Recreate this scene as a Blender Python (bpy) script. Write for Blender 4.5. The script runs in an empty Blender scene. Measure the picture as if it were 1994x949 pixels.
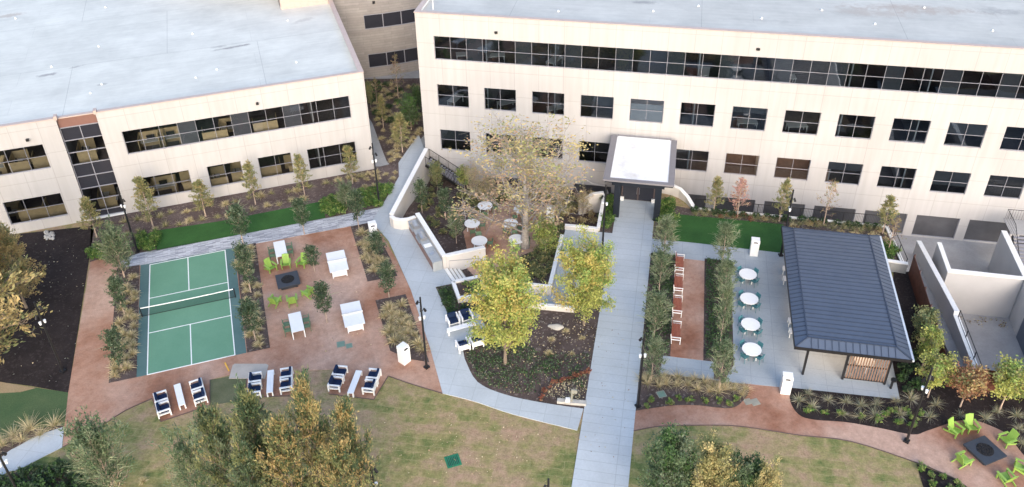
import bpy, bmesh, math, random
import numpy as np
from mathutils import Matrix, Vector

sc = bpy.context.scene
COL = sc.collection
R = math.radians
rng = random.Random(7)

# ------------------------------------------------------------------ camera, world, sun, exposure
CAM = np.array([8.3038, -57.6623, 45.1448])
AZ, PIT, ROLL, FOC, CX, CY, PW, PH = 0.3103357, 0.5899779, -0.0173777, 1698.052, 997.0, 380.26, 1994.0, 949.0
_f = np.array([math.sin(AZ)*math.cos(PIT), math.cos(AZ)*math.cos(PIT), -math.sin(PIT)])
_r = np.array([math.cos(AZ), -math.sin(AZ), 0.0]); _u = np.cross(_r, _f)
RX = _r*math.cos(ROLL)+_u*math.sin(ROLL); UX = -_r*math.sin(ROLL)+_u*math.cos(ROLL); FX = _f
cam = bpy.data.cameras.new("camera"); camo = bpy.data.objects.new("camera", cam); COL.objects.link(camo)
camo.matrix_world = Matrix(((RX[0], UX[0], -FX[0], CAM[0]), (RX[1], UX[1], -FX[1], CAM[1]), (RX[2], UX[2], -FX[2], CAM[2]), (0, 0, 0, 1)))
cam.sensor_fit = 'HORIZONTAL'; cam.sensor_width = 36.0; cam.lens = FOC/PW*36.0
cam.shift_x = 0.0; cam.shift_y = (CY-PH/2)/PW
cam.clip_start = 0.5; cam.clip_end = 3000
sc.camera = camo

SUN_EL, SUN_AZ = R(26), R(190)       # azimuth clockwise from +Y: the light comes from behind the camera
w = bpy.data.worlds.new("World"); sc.world = w; w.use_nodes = True
wn = w.node_tree.nodes; wl = w.node_tree.links
sky = wn.new('ShaderNodeTexSky'); sky.sky_type = 'NISHITA'; sky.sun_disc = False
sky.sun_elevation = SUN_EL; sky.sun_rotation = SUN_AZ; sky.air_density = 1.0; sky.dust_density = 2.0; sky.ozone_density = 1.0
wl.new(sky.outputs[0], wn['Background'].inputs[0]); wn['Background'].inputs[1].default_value = 0.15
sl = bpy.data.lights.new("sun", 'SUN'); sl.energy = 0.55; sl.angle = R(38); sl.color = (1.0, 0.90, 0.82)
so = bpy.data.objects.new("sun", sl); COL.objects.link(so)
sd = Vector((math.sin(SUN_AZ)*math.cos(SUN_EL), math.cos(SUN_AZ)*math.cos(SUN_EL), math.sin(SUN_EL)))
so.rotation_euler = sd.to_track_quat('Z', 'Y').to_euler(); so.location = (0, -60, 80)
vs = sc.view_settings; sc.display_settings.display_device = 'sRGB'
vs.view_transform = 'Standard'; vs.look = 'None'; vs.gamma = 1.0; vs.use_curve_mapping = False
vs.exposure = 1.5
sc.cycles.use_denoising = True
sc.cycles.max_bounces = 6; sc.cycles.diffuse_bounces = 3; sc.cycles.glossy_bounces = 3; sc.cycles.transparent_max_bounces = 12
sc.cycles.caustics_reflective = False; sc.cycles.caustics_refractive = False

# ------------------------------------------------------------------ survey: where a spot seen in the photo stands in the place
def at(u, v, z=0.0):
    d = FX+RX*(u-CX)/FOC-UX*(v-CY)/FOC
    return Vector(CAM+d*((z-CAM[2])/d[2]))
def vof(p):
    d = np.array(p)-CAM
    return CY-FOC*(d@UX)/(d@FX)
def rise(b, v):                                    # how tall a thing standing at b is if its top shows at height v
    lo, hi = 0.0, 40.0
    for _ in range(40):
        m = (lo+hi)/2
        if vof((b[0], b[1], b[2]+m)) > v: lo = m
        else: hi = m
    return lo
def ppm(b): return FOC/float((np.array(b)-CAM)@FX)  # photo pixels per metre there
PHI = -0.50884077
EX = Vector((math.cos(PHI), math.sin(PHI), 0)); NX = Vector((math.sin(PHI), -math.cos(PHI), 0))
P0 = Vector((22.998, 16.105, 0))
def F(s, t, z=0.0): return P0+EX*s+NX*t+Vector((0, 0, z))   # the long building's own grid: s along its front, t out from it
def lin(c):                                         # sRGB 0-255 -> linear
    return tuple(((x/255)/12.92 if x <= 10 else ((x/255+.055)/1.055)**2.4) for x in c)+(1,)

# ------------------------------------------------------------------ objects
def tag(o, label=None, cat=None, group=None, kind=None):
    if label: o['label'] = label
    if cat: o['category'] = cat
    if group: o['group'] = group
    if kind: o['kind'] = kind
    return o
def empty(name, loc=(0, 0, 0), rz=0.0, label=None, cat=None, group=None, scale=1.0):
    o = bpy.data.objects.new(name, None); COL.objects.link(o)
    o.location = loc; o.rotation_euler = (0, 0, rz); o.scale = (scale,)*3 if not isinstance(scale, tuple) else scale
    o.empty_display_size = .2
    return tag(o, label, cat, group)
KIDS = {}
def kid(o, p):
    if p is not None:
        o.parent = p; KIDS.setdefault(p.name, []).append(o)
def copy_tree(o, parent=None):
    c = o.copy(); COL.objects.link(c)
    if parent is not None: kid(c, parent)
    for ch in KIDS.get(o.name, []): copy_tree(ch, c)
    return c
def place(proto, loc, rz, label, group=None, scale=None):
    if not proto.get('_used'):
        o = proto; proto['_used'] = 1
    else: o = copy_tree(proto)
    o.location = loc; o.rotation_euler = (0, 0, rz)
    if scale is not None: o.scale = scale if isinstance(scale, tuple) else (scale,)*3
    o['label'] = label
    if group: o['group'] = group
    return o

class MB:
    def __init__(s): s.v = []; s.f = []; s.m = []
    def quad(s, pts, mi=0):
        i = len(s.v); s.v += [tuple(p) for p in pts]; s.f.append(tuple(range(i, i+len(pts)))); s.m.append(mi); return s
    def box(s, x0, y0, z0, x1, y1, z1, mi=0):
        return s.hexa([(x0, y0, z0), (x1, y0, z0), (x1, y1, z0), (x0, y1, z0)], [(x0, y0, z1), (x1, y0, z1), (x1, y1, z1), (x0, y1, z1)], mi)
    def hexa(s, b, t, mi=0):
        i = len(s.v); n = len(b); s.v += [tuple(p) for p in b]+[tuple(p) for p in t]
        s.f.append(tuple(i+k for k in reversed(range(n)))); s.f.append(tuple(i+n+k for k in range(n)))
        for k in range(n): s.f.append((i+k, i+(k+1) % n, i+n+(k+1) % n, i+n+k))
        s.m += [mi]*(n+2); return s
    def beam(s, p, q, wd, ht, mi=0):                # bar from p to q with a rectangular section
        p = Vector(p); q = Vector(q); d = (q-p).normalized()
        a = d.cross(Vector((0, 0, 1)))
        a = a.normalized() if a.length > 1e-4 else Vector((1, 0, 0))
        b = a.cross(d).normalized(); a = a*wd/2; b = b*ht/2
        return s.hexa([p-a-b, p+a-b, p+a+b, p-a+b], [q-a-b, q+a-b, q+a+b, q-a+b], mi)
    def tube(s, pts, rad, n=6, mi=0, cap=True):
        pts = [Vector(p) for p in pts]; i0 = len(s.v)
        for k, p in enumerate(pts):
            d = (pts[min(k+1, len(pts)-1)]-pts[max(k-1, 0)]).normalized()
            a = d.cross(Vector((0.3, 0.2, 1)) if abs(d.z) < .9 else Vector((1, 0, 0))).normalized(); b = d.cross(a)
            r = rad[k] if isinstance(rad, (list, tuple)) else rad
            for j in range(n):
                t = 2*math.pi*j/n; s.v.append(tuple(p+a*(r*math.cos(t))+b*(r*math.sin(t))))
        for k in range(len(pts)-1):
            for j in range(n):
                s.f.append((i0+k*n+j, i0+k*n+(j+1) % n, i0+(k+1)*n+(j+1) % n, i0+(k+1)*n+j)); s.m.append(mi)
        if cap:
            s.f.append(tuple(i0+j for j in reversed(range(n)))); s.f.append(tuple(i0+(len(pts)-1)*n+j for j in range(n))); s.m += [mi, mi]
        return s
    def disc(s, c, r, z0, z1, n=28, mi=0, r2=None):
        r2 = r2 or r
        b = [(c[0]+r*math.cos(2*math.pi*k/n), c[1]+r*math.sin(2*math.pi*k/n), z0) for k in range(n)]
        t = [(c[0]+r2*math.cos(2*math.pi*k/n), c[1]+r2*math.sin(2*math.pi*k/n), z1) for k in range(n)]
        return s.hexa(b, t, mi)
    def build(s, name, mats, parent=None, loc=None, rz=0.0, smooth=False, bevel=0.0):
        me = bpy.data.meshes.new(name); me.from_pydata(s.v, [], s.f)
        if not isinstance(mats, (list, tuple)): mats = [mats]
        for m in mats: me.materials.append(m)
        me.polygons.foreach_set('material_index', s.m)
        if name != 'pane':                              # panes keep their winding: the glass must face outwards
            bm = bmesh.new(); bm.from_mesh(me); bmesh.ops.recalc_face_normals(bm, faces=bm.faces); bm.to_mesh(me); bm.free()
        if smooth: me.polygons.foreach_set('use_smooth', [True]*len(me.polygons))
        o = bpy.data.objects.new(name, me); COL.objects.link(o)
        if loc is not None: o.location = loc
        o.rotation_euler = (0, 0, rz)
        if bevel:
            b = o.modifiers.new('edge', 'BEVEL'); b.width = bevel; b.segments = 2; b.limit_method = 'ANGLE'
        kid(o, parent); return o

# ------------------------------------------------------------------ materials
def newmat(name):
    m = bpy.data.materials.new(name); m.use_nodes = True
    return m, m.node_tree.nodes, m.node_tree.links, m.node_tree.nodes['Principled BSDF']
def coords(n, l, rot=0.0, scale=(1, 1, 1), use='Object'):
    tc = n.new('ShaderNodeTexCoord'); mp = n.new('ShaderNodeMapping')
    mp.inputs['Rotation'].default_value = (0, 0, rot); mp.inputs['Scale'].default_value = scale
    l.new(tc.outputs[use], mp.inputs[0]); return mp.outputs[0]
def noise(n, l, vec, scale, detail=4, rough=.55):
    t = n.new('ShaderNodeTexNoise'); t.inputs['Scale'].default_value = scale; t.inputs['Detail'].default_value = detail; t.inputs['Roughness'].default_value = rough
    if vec is not None: l.new(vec, t.inputs['Vector'])
    return t.outputs['Fac']
def ramp(n, l, fac, stops):
    r = n.new('ShaderNodeValToRGB'); e = r.color_ramp.elements
    while len(e) < len(stops): e.new(.5)
    for k, (p, c) in enumerate(stops): e[k].position = p; e[k].color = c
    l.new(fac, r.inputs[0]); return r.outputs[0]
def mix(n, l, fac, a, b, mode='MIX'):
    x = n.new('ShaderNodeMix'); x.data_type = 'RGBA'; x.blend_type = mode
    for sock, val in ((x.inputs[0], fac), (x.inputs[6], a), (x.inputs[7], b)):
        if isinstance(val, (int, float)): sock.default_value = val
        elif isinstance(val, tuple): sock.default_value = val
        else: l.new(val, sock)
    return x.outputs[2]
def bump(n, l, b, h, strength, dist=.05):
    x = n.new('ShaderNodeBump'); x.inputs['Strength'].default_value = strength; x.inputs['Distance'].default_value = dist
    l.new(h, x.inputs['Height']); l.new(x.outputs[0], b.inputs['Normal'])
def plain(name, c, rough=.6, metal=0.0, var=.12, scale=3.0, bs=0.0, bsc=30.0, spec=.5):
    m, n, l, b = newmat(name); v = coords(n, l)
    f = noise(n, l, v, scale, 5)
    c = c if len(c) == 4 else tuple(c)+(1,)
    lo = tuple(x*(1-var) for x in c[:3])+(1,); hi = tuple(min(1, x*(1+var)) for x in c[:3])+(1,)
    l.new(ramp(n, l, f, [(.3, lo), (.7, hi)]), b.inputs['Base Color'])
    b.inputs['Roughness'].default_value = rough; b.inputs['Metallic'].default_value = metal; b.inputs['Specular IOR Level'].default_value = spec
    if bs: bump(n, l, b, noise(n, l, v, bsc, 3), bs)
    return m
def two_scale(name, stops, s1, fine, s2, rough=.9, bs=.4, bsc=25, d1=6):
    """broad patches given by stops, multiplied by a fine grain"""
    m, n, l, b = newmat(name); v = coords(n, l)
    a = ramp(n, l, noise(n, l, v, s1, d1, .6), stops)
    g = ramp(n, l, noise(n, l, v, s2, 3, .7), [(.25, (fine[0],)*3+(1,)), (.75, (fine[1],)*3+(1,))])
    l.new(mix(n, l, 1.0, a, g, 'MULTIPLY'), b.inputs['Base Color']); b.inputs['Roughness'].default_value = rough
    b.inputs['Specular IOR Level'].default_value = .2
    bump(n, l, b, noise(n, l, v, bsc, 4), bs); return m
def brick(n, l, v, c1, c2, mo, bw, rh, mortar, off=.5):
    t = n.new('ShaderNodeTexBrick'); t.offset = off; t.inputs['Color1'].default_value = c1; t.inputs['Color2'].default_value = c2; t.inputs['Mortar'].default_value = mo
    t.inputs['Scale'].default_value = 1; t.inputs['Brick Width'].default_value = bw; t.inputs['Row Height'].default_value = rh; t.inputs['Mortar Size'].default_value = mortar
    t.inputs['Mortar Smooth'].default_value = .3; t.inputs['Bias'].default_value = 0
    l.new(v, t.inputs['Vector']); return t
def jointed(name, c, bw, rh, joint, dark, rot=0.0, rough=.8, var=.10, off=0.0, sc1=.25):
    """poured concrete: joints, broad weathering, fine grain"""
    m, n, l, b = newmat(name); v = coords(n, l, rot)
    lo = tuple(x*(1-var) for x in c)+(1,); hi = tuple(x*(1+var) for x in c)+(1,)
    a = ramp(n, l, noise(n, l, v, sc1, 6, .6), [(.3, lo), (.7, hi)])
    t = brick(n, l, v, (1, 1, 1, 1), (.95, .95, .955, 1), (dark,)*3+(1,), bw, rh, joint, off)
    a = mix(n, l, 1.0, a, t.outputs['Color'], 'MULTIPLY')
    g = ramp(n, l, noise(n, l, v, 9, 5, .7), [(.3, (.92, .92, .92, 1)), (.7, (1.05, 1.05, 1.05, 1))])
    l.new(mix(n, l, 1.0, a, g, 'MULTIPLY'), b.inputs['Base Color']); b.inputs['Roughness'].default_value = rough; b.inputs['Specular IOR Level'].default_value = .25
    return m
def facade_mat(name, c, bw, rh, var=.05):
    m, n, l, b = newmat(name)
    tc = n.new('ShaderNodeTexCoord'); sep = n.new('ShaderNodeSeparateXYZ'); com = n.new('ShaderNodeCombineXYZ')
    l.new(tc.outputs['Object'], sep.inputs[0]); l.new(sep.outputs[0], com.inputs[0]); l.new(sep.outputs[2], com.inputs[1])
    v = com.outputs[0]
    t = brick(n, l, v, (1, 1, 1, 1), (.975, .972, .97, 1), (.82, .805, .79, 1), bw, rh, .03, 0.0)
    lo = tuple(x*(1-var) for x in c)+(1,); hi = tuple(min(1, x*(1+var)) for x in c)+(1,)
    a = ramp(n, l, noise(n, l, tc.outputs['Object'], .18, 5), [(.3, lo), (.7, hi)])
    st = n.new('ShaderNodeMapping'); st.inputs['Scale'].default_value = (2.2, 2.2, .12); l.new(tc.outputs['Object'], st.inputs[0])
    g = ramp(n, l, noise(n, l, st.outputs[0], 1.0, 4), [(.3, (.92, .912, .90, 1)), (.62, (1, 1, 1, 1))])
    a = mix(n, l, 1.0, a, g, 'MULTIPLY')
    l.new(mix(n, l, 1.0, a, t.outputs['Color'], 'MULTIPLY'), b.inputs['Base Color']); b.inputs['Roughness'].default_value = .85; b.inputs['Specular IOR Level'].default_value = .2
    bump(n, l, b, t.outputs['Fac'], -.3, .02); return m
def leaf(name, c, var=.25, trans=.38):
    m, n, l, b = newmat(name); v = coords(n, l)
    lo = tuple(x*(1-var) for x in c)+(1,); hi = tuple(x*(1+var) for x in c)+(1,)
    col = ramp(n, l, noise(n, l, v, 2.3, 3), [(.3, lo), (.7, hi)])
    l.new(col, b.inputs['Base Color']); b.inputs['Roughness'].default_value = .6; b.inputs['Specular IOR Level'].default_value = .25
    t = n.new('ShaderNodeBsdfTranslucent'); l.new(col, t.inputs[0]); mx = n.new('ShaderNodeMixShader'); mx.inputs[0].default_value = trans
    l.new(b.outputs[0], mx.inputs[1]); l.new(t.outputs[0], mx.inputs[2]); l.new(mx.outputs[0], n['Material Output'].inputs[0]); return m
def glass(name, tint, refl=1.5):
    m, n, l, b = newmat(name); n.remove(b)
    tr = n.new('ShaderNodeBsdfTransparent'); tr.inputs[0].default_value = tint+(1,)
    gl = n.new('ShaderNodeBsdfGlossy'); gl.inputs['Roughness'].default_value = .02; gl.inputs[0].default_value = (.85, .92, 1, 1)
    fr = n.new('ShaderNodeFresnel'); fr.inputs[0].default_value = refl
    v = coords(n, l); bp = n.new('ShaderNodeBump'); bp.inputs['Strength'].default_value = .03; bp.inputs['Distance'].default_value = .3
    l.new(noise(n, l, v, .5, 1), bp.inputs['Height']); l.new(bp.outputs[0], gl.inputs['Normal'])
    mx = n.new('ShaderNodeMixShader'); l.new(fr.outputs[0], mx.inputs[0]); l.new(tr.outputs[0], mx.inputs[1]); l.new(gl.outputs[0], mx.inputs[2])
    l.new(mx.outputs[0], n['Material Output'].inputs[0]); return m

M = {}
M['concrete'] = jointed('poured_concrete', (.45, .49, .515), 1.72, 1.5, .02, .78, -PHI, off=0.0)
M['plaza'] = jointed('plaza_concrete', (.36, .40, .43), 1.72, 1.5, .02, .80, -PHI, off=0.0, var=.14)
M['concrete_walk'] = jointed('walk_concrete', (.46, .50, .525), 3.44, .78, .022, .76, -PHI, off=0.0)
M['concrete_old'] = jointed('old_concrete', (.36, .365, .36), 3.0, 3.0, .02, .7, PHI, var=.18)
M['pad'] = two_scale('beige_concrete', [(.3, (.40, .365, .32, 1)), (.7, (.49, .45, .40, 1))], .6, (.93, 1.05), 7, bs=.05)
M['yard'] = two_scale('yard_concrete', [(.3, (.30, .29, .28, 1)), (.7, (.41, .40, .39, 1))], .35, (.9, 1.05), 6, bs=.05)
def paver():
    m, n, l, b = newmat('plank_pavers'); v = coords(n, l, -.02)
    t = brick(n, l, v, (.27, .28, .31, 1), (.58, .60, .63, 1), (.20, .20, .22, 1), .62, .115, .008, .37)
    l.new(t.outputs['Color'], b.inputs['Base Color']); b.inputs['Roughness'].default_value = .8; b.inputs['Specular IOR Level'].default_value = .2; return m
M['paver'] = paver()
def granite(name, stops):
    m, n, l, b = newmat(name); v = coords(n, l)
    a = ramp(n, l, noise(n, l, v, .13, 5, .6), stops)
    g = ramp(n, l, noise(n, l, v, 2.2, 6, .75), [(.28, (.76, .75, .74, 1)), (.72, (1.14, 1.14, 1.14, 1))])
    a = mix(n, l, 1.0, a, g, 'MULTIPLY')
    h = noise(n, l, v, 9, 4, .85)
    a = mix(n, l, 1.0, a, ramp(n, l, h, [(.3, (.85, .85, .85, 1)), (.7, (1.1, 1.1, 1.1, 1))]), 'MULTIPLY')
    l.new(a, b.inputs['Base Color']); b.inputs['Roughness'].default_value = .95; b.inputs['Specular IOR Level'].default_value = .15
    bump(n, l, b, h, .25, .03); return m
M['granite'] = granite('decomposed_granite', [(.40, (.33, .165, .105, 1)), (.49, (.43, .255, .18, 1)), (.62, (.53, .36, .275, 1))])
M['granite_red'] = granite('reddish_granite', [(.38, (.28, .13, .08, 1)), (.47, (.39, .22, .155, 1)), (.60, (.49, .33, .255, 1))])
def mulch(name, c1, c2, c3):
    m, n, l, b = newmat(name); v = coords(n, l)
    a = ramp(n, l, noise(n, l, v, .5, 5, .6), [(.35, c1), (.65, c2)])
    vo = n.new('ShaderNodeTexVoronoi'); vo.inputs['Scale'].default_value = 7; l.new(v, vo.inputs['Vector'])
    sp = n.new('ShaderNodeSeparateColor'); l.new(vo.outputs['Color'], sp.inputs[0])
    a = mix(n, l, ramp(n, l, sp.outputs[0], [(.80, (0, 0, 0, 1)), (.95, (.8, .8, .8, 1))]), a, c3)
    h = noise(n, l, v, 14, 5, .8)
    a = mix(n, l, 1.0, a, ramp(n, l, h, [(.25, (.6, .6, .6, 1)), (.75, (1.35, 1.35, 1.35, 1))]), 'MULTIPLY')
    l.new(a, b.inputs['Base Color']); b.inputs['Roughness'].default_value = .95; b.inputs['Specular IOR Level'].default_value = .15
    bump(n, l, b, h, .8, .08); return m
M['mulch'] = mulch('bark_mulch', (.075, .056, .050, 1), (.12, .092, .084, 1), (.20, .165, .15, 1))
M['mulch_dark'] = mulch('fresh_dark_mulch', (.025, .0195, .0190, 1), (.038, .030, .029, 1), (.056, .045, .042, 1))
M['mulch_pale'] = mulch('weathered_mulch', (.10, .072, .065, 1), (.15, .115, .105, 1), (.21, .17, .155, 1))
def sod():
    m, n, l, b = newmat('sod_lawn'); v = coords(n, l, -PHI-.04)
    dw = n.new('ShaderNodeVectorMath'); dw.operation = 'MULTIPLY_ADD'; nz = n.new('ShaderNodeTexNoise'); nz.inputs['Scale'].default_value = 1.6; l.new(v, nz.inputs['Vector'])
    l.new(nz.outputs['Color'], dw.inputs[0]); dw.inputs[1].default_value = (.22, .22, 0); l.new(v, dw.inputs[2]); wv = dw.outputs[0]
    t = brick(n, l, wv, (0, 0, 0, 1), (1, 1, 1, 1), (.5, .5, .5, 1), 2.2, .60, .03, .43)
    k = n.new('ShaderNodeSeparateColor'); l.new(t.outputs['Color'], k.inputs[0])
    big = noise(n, l, v, .10, 4, .55); med = noise(n, l, v, .8, 6, .7)
    def math2(op, a, c):
        x = n.new('ShaderNodeMath'); x.operation = op
        for i, q in enumerate((a, c)):
            if isinstance(q, float): x.inputs[i].default_value = q
            else: l.new(q, x.inputs[i])
        return x.outputs[0]
    s = math2('ADD', math2('MULTIPLY', k.outputs[0], .095), math2('ADD', math2('MULTIPLY', big, .62), math2('MULTIPLY', med, .59)))
    a = ramp(n, l, s, [(.44, (.085, .125, .045, 1)), (.535, (.175, .195, .075, 1)), (.625, (.285, .25, .115, 1)), (.72, (.36, .265, .165, 1)), (.82, (.40, .265, .19, 1))])
    a = mix(n, l, ramp(n, l, t.outputs['Fac'], [(.2, (0, 0, 0, 1)), (.9, (.26, .26, .26, 1))]), a, (.40, .33, .21, 1))
    h = noise(n, l, v, 2.4, 8, .85); h2 = noise(n, l, v, 9, 3, .8)
    a = mix(n, l, 1.0, a, ramp(n, l, h, [(.30, (.58, .61, .55, 1)), (.70, (1.36, 1.34, 1.30, 1))]), 'MULTIPLY')
    a = mix(n, l, 1.0, a, ramp(n, l, h2, [(.3, (.8, .8, .8, 1)), (.7, (1.15, 1.15, 1.15, 1))]), 'MULTIPLY')
    l.new(a, b.inputs['Base Color']); b.inputs['Roughness'].default_value = .95; b.inputs['Specular IOR Level'].default_value = .1
    bump(n, l, b, h, .8, .08); return m
M['sod'] = sod()
M['turf'] = two_scale('green_turf', [(.3, (.028, .085, .022, 1)), (.7, (.045, .125, .032, 1))], .5, (.8, 1.2), 14, bs=.5, bsc=30)
M['lawn_green'] = two_scale('green_lawn', [(.35, (.055, .10, .042, 1)), (.6, (.085, .125, .055, 1)), (.8, (.17, .16, .085, 1))], .25, (.75, 1.2), 12, bs=.5)
M['dry_grass'] = two_scale('dry_grass', [(.3, (.25, .19, .10, 1)), (.7, (.34, .25, .15, 1))], .5, (.8, 1.2), 12)
M['sage_mat'] = two_scale('green_patch', [(.3, (.10, .115, .06, 1)), (.7, (.16, .16, .09, 1))], .8, (.8, 1.2), 12)
M['court'] = two_scale('court_green', [(.3, (.122, .268, .175, 1)), (.7, (.148, .302, .203, 1))], .35, (.95, 1.05), 8, rough=.8, bs=.05)
M['court_dark'] = two_scale('court_border', [(.3, (.075, .14, .135, 1)), (.7, (.105, .18, .175, 1))], .4, (.95, 1.05), 8, rough=.8, bs=.05)
M['line'] = plain('court_line_paint', (.80, .82, .80), .7, var=.05)
M['cream'] = facade_mat('cream_wall_panels', (.455, .44, .43), 2.28, 2.45)
M['wall'] = plain('site_wall_plaster', (.60, .57, .535), .85, var=.06, scale=.8, spec=.2)
M['yard_wall'] = plain('yard_wall_shaded', (.47, .455, .44), .85, var=.06, scale=.5, spec=.2)  # darker than the site walls: the yard's shade is put into the colour
M['cap'] = plain('wall_cap', (.80, .79, .76), .8, var=.04)
M['coping'] = plain('rose_metal_coping', (.46, .36, .31), .55, var=.06)
M['bronze'] = plain('bronze_frame', (.10, .07, .065), .45, var=.1)
M['mullion'] = plain('window_mullion', (.27, .27, .30), .45, var=.05)
M['spandrel'] = plain('spandrel_panel', (.20, .105, .085), .4, var=.05)
M['glass'] = glass('tinted_glass', (.55, .63, .70), 1.9)
M['glass_clear'] = glass('clear_glass', (.70, .73, .75), 1.5)
M['louver'] = plain('grey_lower_panel', (.075, .075, .082), .35, var=.25, scale=.6)
M['blind'] = plain('grey_blind', (.075, .08, .10), .7, var=.1)
M['pale_blind'] = plain('pale_blind', (.30, .34, .39), .7, var=.05)
M['spglass'] = plain('spandrel_glass', (.030, .031, .040), .12, var=.05)
def membrane(name, c, stains):
    m, n, l, b = newmat(name); v = coords(n, l, -PHI if name == 'long_roof' else 0.0); ob = coords(n, l)
    lo = tuple(x*.86 for x in c)+(1,); hi = tuple(min(1, x*1.10) for x in c)+(1,)
    a = ramp(n, l, noise(n, l, v, .22, 7, .68), [(.32, lo), (.66, hi)])
    vv = n.new('ShaderNodeMapping'); vv.inputs['Scale'].default_value = (.35, 2.4, 1); l.new(v, vv.inputs[0])
    a = mix(n, l, 1.0, a, ramp(n, l, noise(n, l, vv.outputs[0], 1, 6, .65), [(.3, (.92, .92, .925, 1)), (.7, (1.04, 1.04, 1.04, 1))]), 'MULTIPLY')
    t = brick(n, l, v, (1, 1, 1, 1), (.975, .975, .98, 1), (.86, .86, .865, 1), 30, 2.9, .022, .3)
    a = mix(n, l, 1.0, a, t.outputs['Color'], 'MULTIPLY')
    t2 = brick(n, l, v, (1, 1, 1, 1), (.985, .985, .985, 1), (.70, .70, .71, 1), 17, 11.5, .028, .5)
    a = mix(n, l, 1.0, a, t2.outputs['Color'], 'MULTIPLY')
    rag = noise(n, l, ob, .9, 8, .78)
    for (x, y, sx, sy, rot, col, k) in stains:          # ponding and rust marks, each where it lies on the roof
        mp = n.new('ShaderNodeMapping'); mp.vector_type = 'TEXTURE'; mp.inputs['Location'].default_value = (x, y, 0); mp.inputs['Rotation'].default_value = (0, 0, rot); mp.inputs['Scale'].default_value = (sx, sy, 50)
        tc = n.new('ShaderNodeTexCoord'); l.new(tc.outputs['Object'], mp.inputs[0])
        ln = n.new('ShaderNodeVectorMath'); ln.operation = 'LENGTH'; l.new(mp.outputs[0], ln.inputs[0])
        q = n.new('ShaderNodeMath'); q.operation = 'MULTIPLY_ADD'; q.inputs[1].default_value = -.55; l.new(ln.outputs['Value'], q.inputs[0]); l.new(rag, q.inputs[2])
        a = mix(n, l, ramp(n, l, q.outputs[0], [(.14, (0, 0, 0, 1)), (.34, (k, k, k, 1))]), a, col)
    fl = ramp(n, l, noise(n, l, v, 2.4, 4, .7), [(.71, (1, 1, 1, 1)), (.76, (.74, .73, .72, 1))])
    a = mix(n, l, .8, a, fl, 'MULTIPLY')
    l.new(a, b.inputs['Base Color']); b.inputs['Roughness'].default_value = .55; b.inputs['Specular IOR Level'].default_value = .3
    return m
def _loc(u, v, z, o): p = at(u, v, z)-Vector(o); return p.x, p.y
WO = (17.6, 15.4, 0); GREY = (.26, .25, .24, 1); RUST = (.33, .25, .20, 1)
M_ST_L = [(*_loc(455, 92, 10.05, WO), 3.2, .45, .12, GREY, .9), (*_loc(425, 91, 10.05, WO), 1.6, .5, 0, GREY, .6), (*_loc(92, 146, 10.05, WO), 1.6, .6, .1, GREY, .85), (*_loc(150, 130, 10.05, WO), 1.5, .35, .3, GREY, .6), (*_loc(20, 30, 10.05, WO), 3, 1.2, .2, RUST, .5), (*_loc(198, 165, 10.05, WO), 1, .4, .1, GREY, .6), (*_loc(590, 40, 10.05, WO), 2.5, .8, .4, GREY, .35)]
M_ST_R = [(*_loc(1790, 18, 14.86, P0), 10, 2.2, PHI, RUST, .55), (*_loc(1700, 25, 14.86, P0), 7, 2.0, PHI, RUST, .40), (*_loc(1950, 22, 14.86, P0), 5, 1.4, PHI, GREY, .55), (*_loc(1250, 5, 14.86, P0), 3, .7, PHI, GREY, .8), (*_loc(1480, 40, 14.86, P0), 5, .8, PHI, GREY, .3), (*_loc(1100, 18, 14.86, P0), 4, .7, PHI, GREY, .3)]
M['roof_l'] = membrane('wing_roof', (.575, .575, .525), M_ST_L); M['roof_r'] = membrane('long_roof', (.48, .47, .43), M_ST_R)
M['white_roof'] = two_scale('white_membrane', [(.35, (.80, .80, .79, 1)), (.55, (.78, .78, .77, 1)), (.70, (.60, .585, .56, 1))], .45, (.97, 1.02), 8, rough=.5, bs=.02)
M['canopy_trim'] = plain('grey_canopy_trim', (.20, .19, .20), .45, var=.05)
M['navy'] = plain('dark_navy_steel', (.009, .013, .021), .45, var=.1)
M['black'] = plain('black_metal', (.012, .012, .014), .45, var=.1)
M['steel_roof'] = plain('charcoal_standing_seam', (.105, .13, .175), .42, .35, var=.06, scale=.7)
M['steel_seam'] = plain('seam_rib', (.05, .066, .10), .45, .3, var=.04)
M['gutter'] = plain('pale_gutter', (.62, .66, .70), .4, .2, var=.04)
M['white'] = plain('white_powdercoat', (.82, .82, .81), .45, var=.03)
M['cushion'] = plain('navy_cushion', (.010, .022, .060), .9, var=.2, scale=8, bs=.2, spec=.2)
M['lime'] = plain('lime_paint', (.27, .43, .08), .5, var=.08)
M['sage'] = plain('sage_green_paint', (.12, .20, .115), .5, var=.08)
M['teal'] = plain('teal_paint', (.05, .17, .20), .5, var=.08)
M['redwood'] = plain('red_ipe_wood', (.30, .085, .045), .6, var=.2, scale=6)
M['fence_wood'] = plain('stained_fence_boards', (.10, .032, .018), .65, var=.35, scale=2.5)
M['slat'] = plain('screen_slats', (.20, .12, .085), .6, var=.15)
M['fire'] = plain('fire_table_charcoal', (.040, .046, .058), .5, var=.12)
M['lava'] = plain('lava_rock', (.012, .012, .014), .9, var=.5, scale=12, bs=1.0, bsc=14)
M['stainless'] = plain('stainless_steel', (.55, .54, .53), .3, .9, var=.06)
M['counter'] = plain('polished_concrete_counter', (.34, .36, .37), .35, var=.08)
M['countface'] = plain('rust_counter_face', (.24, .15, .125), .6, var=.15)
M['lid'] = plain('green_valve_lid', (.15, .24, .19), .7, var=.1)
M['drain'] = plain('green_drain_grate', (.015, .17, .085), .6, var=.2)
M['lid_grey'] = plain('grey_valve_lid', (.28, .27, .22), .7, var=.1)
M['stone'] = plain('pale_boulder', (.42, .40, .36), .9, var=.2, bs=.5, bsc=6)
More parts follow.
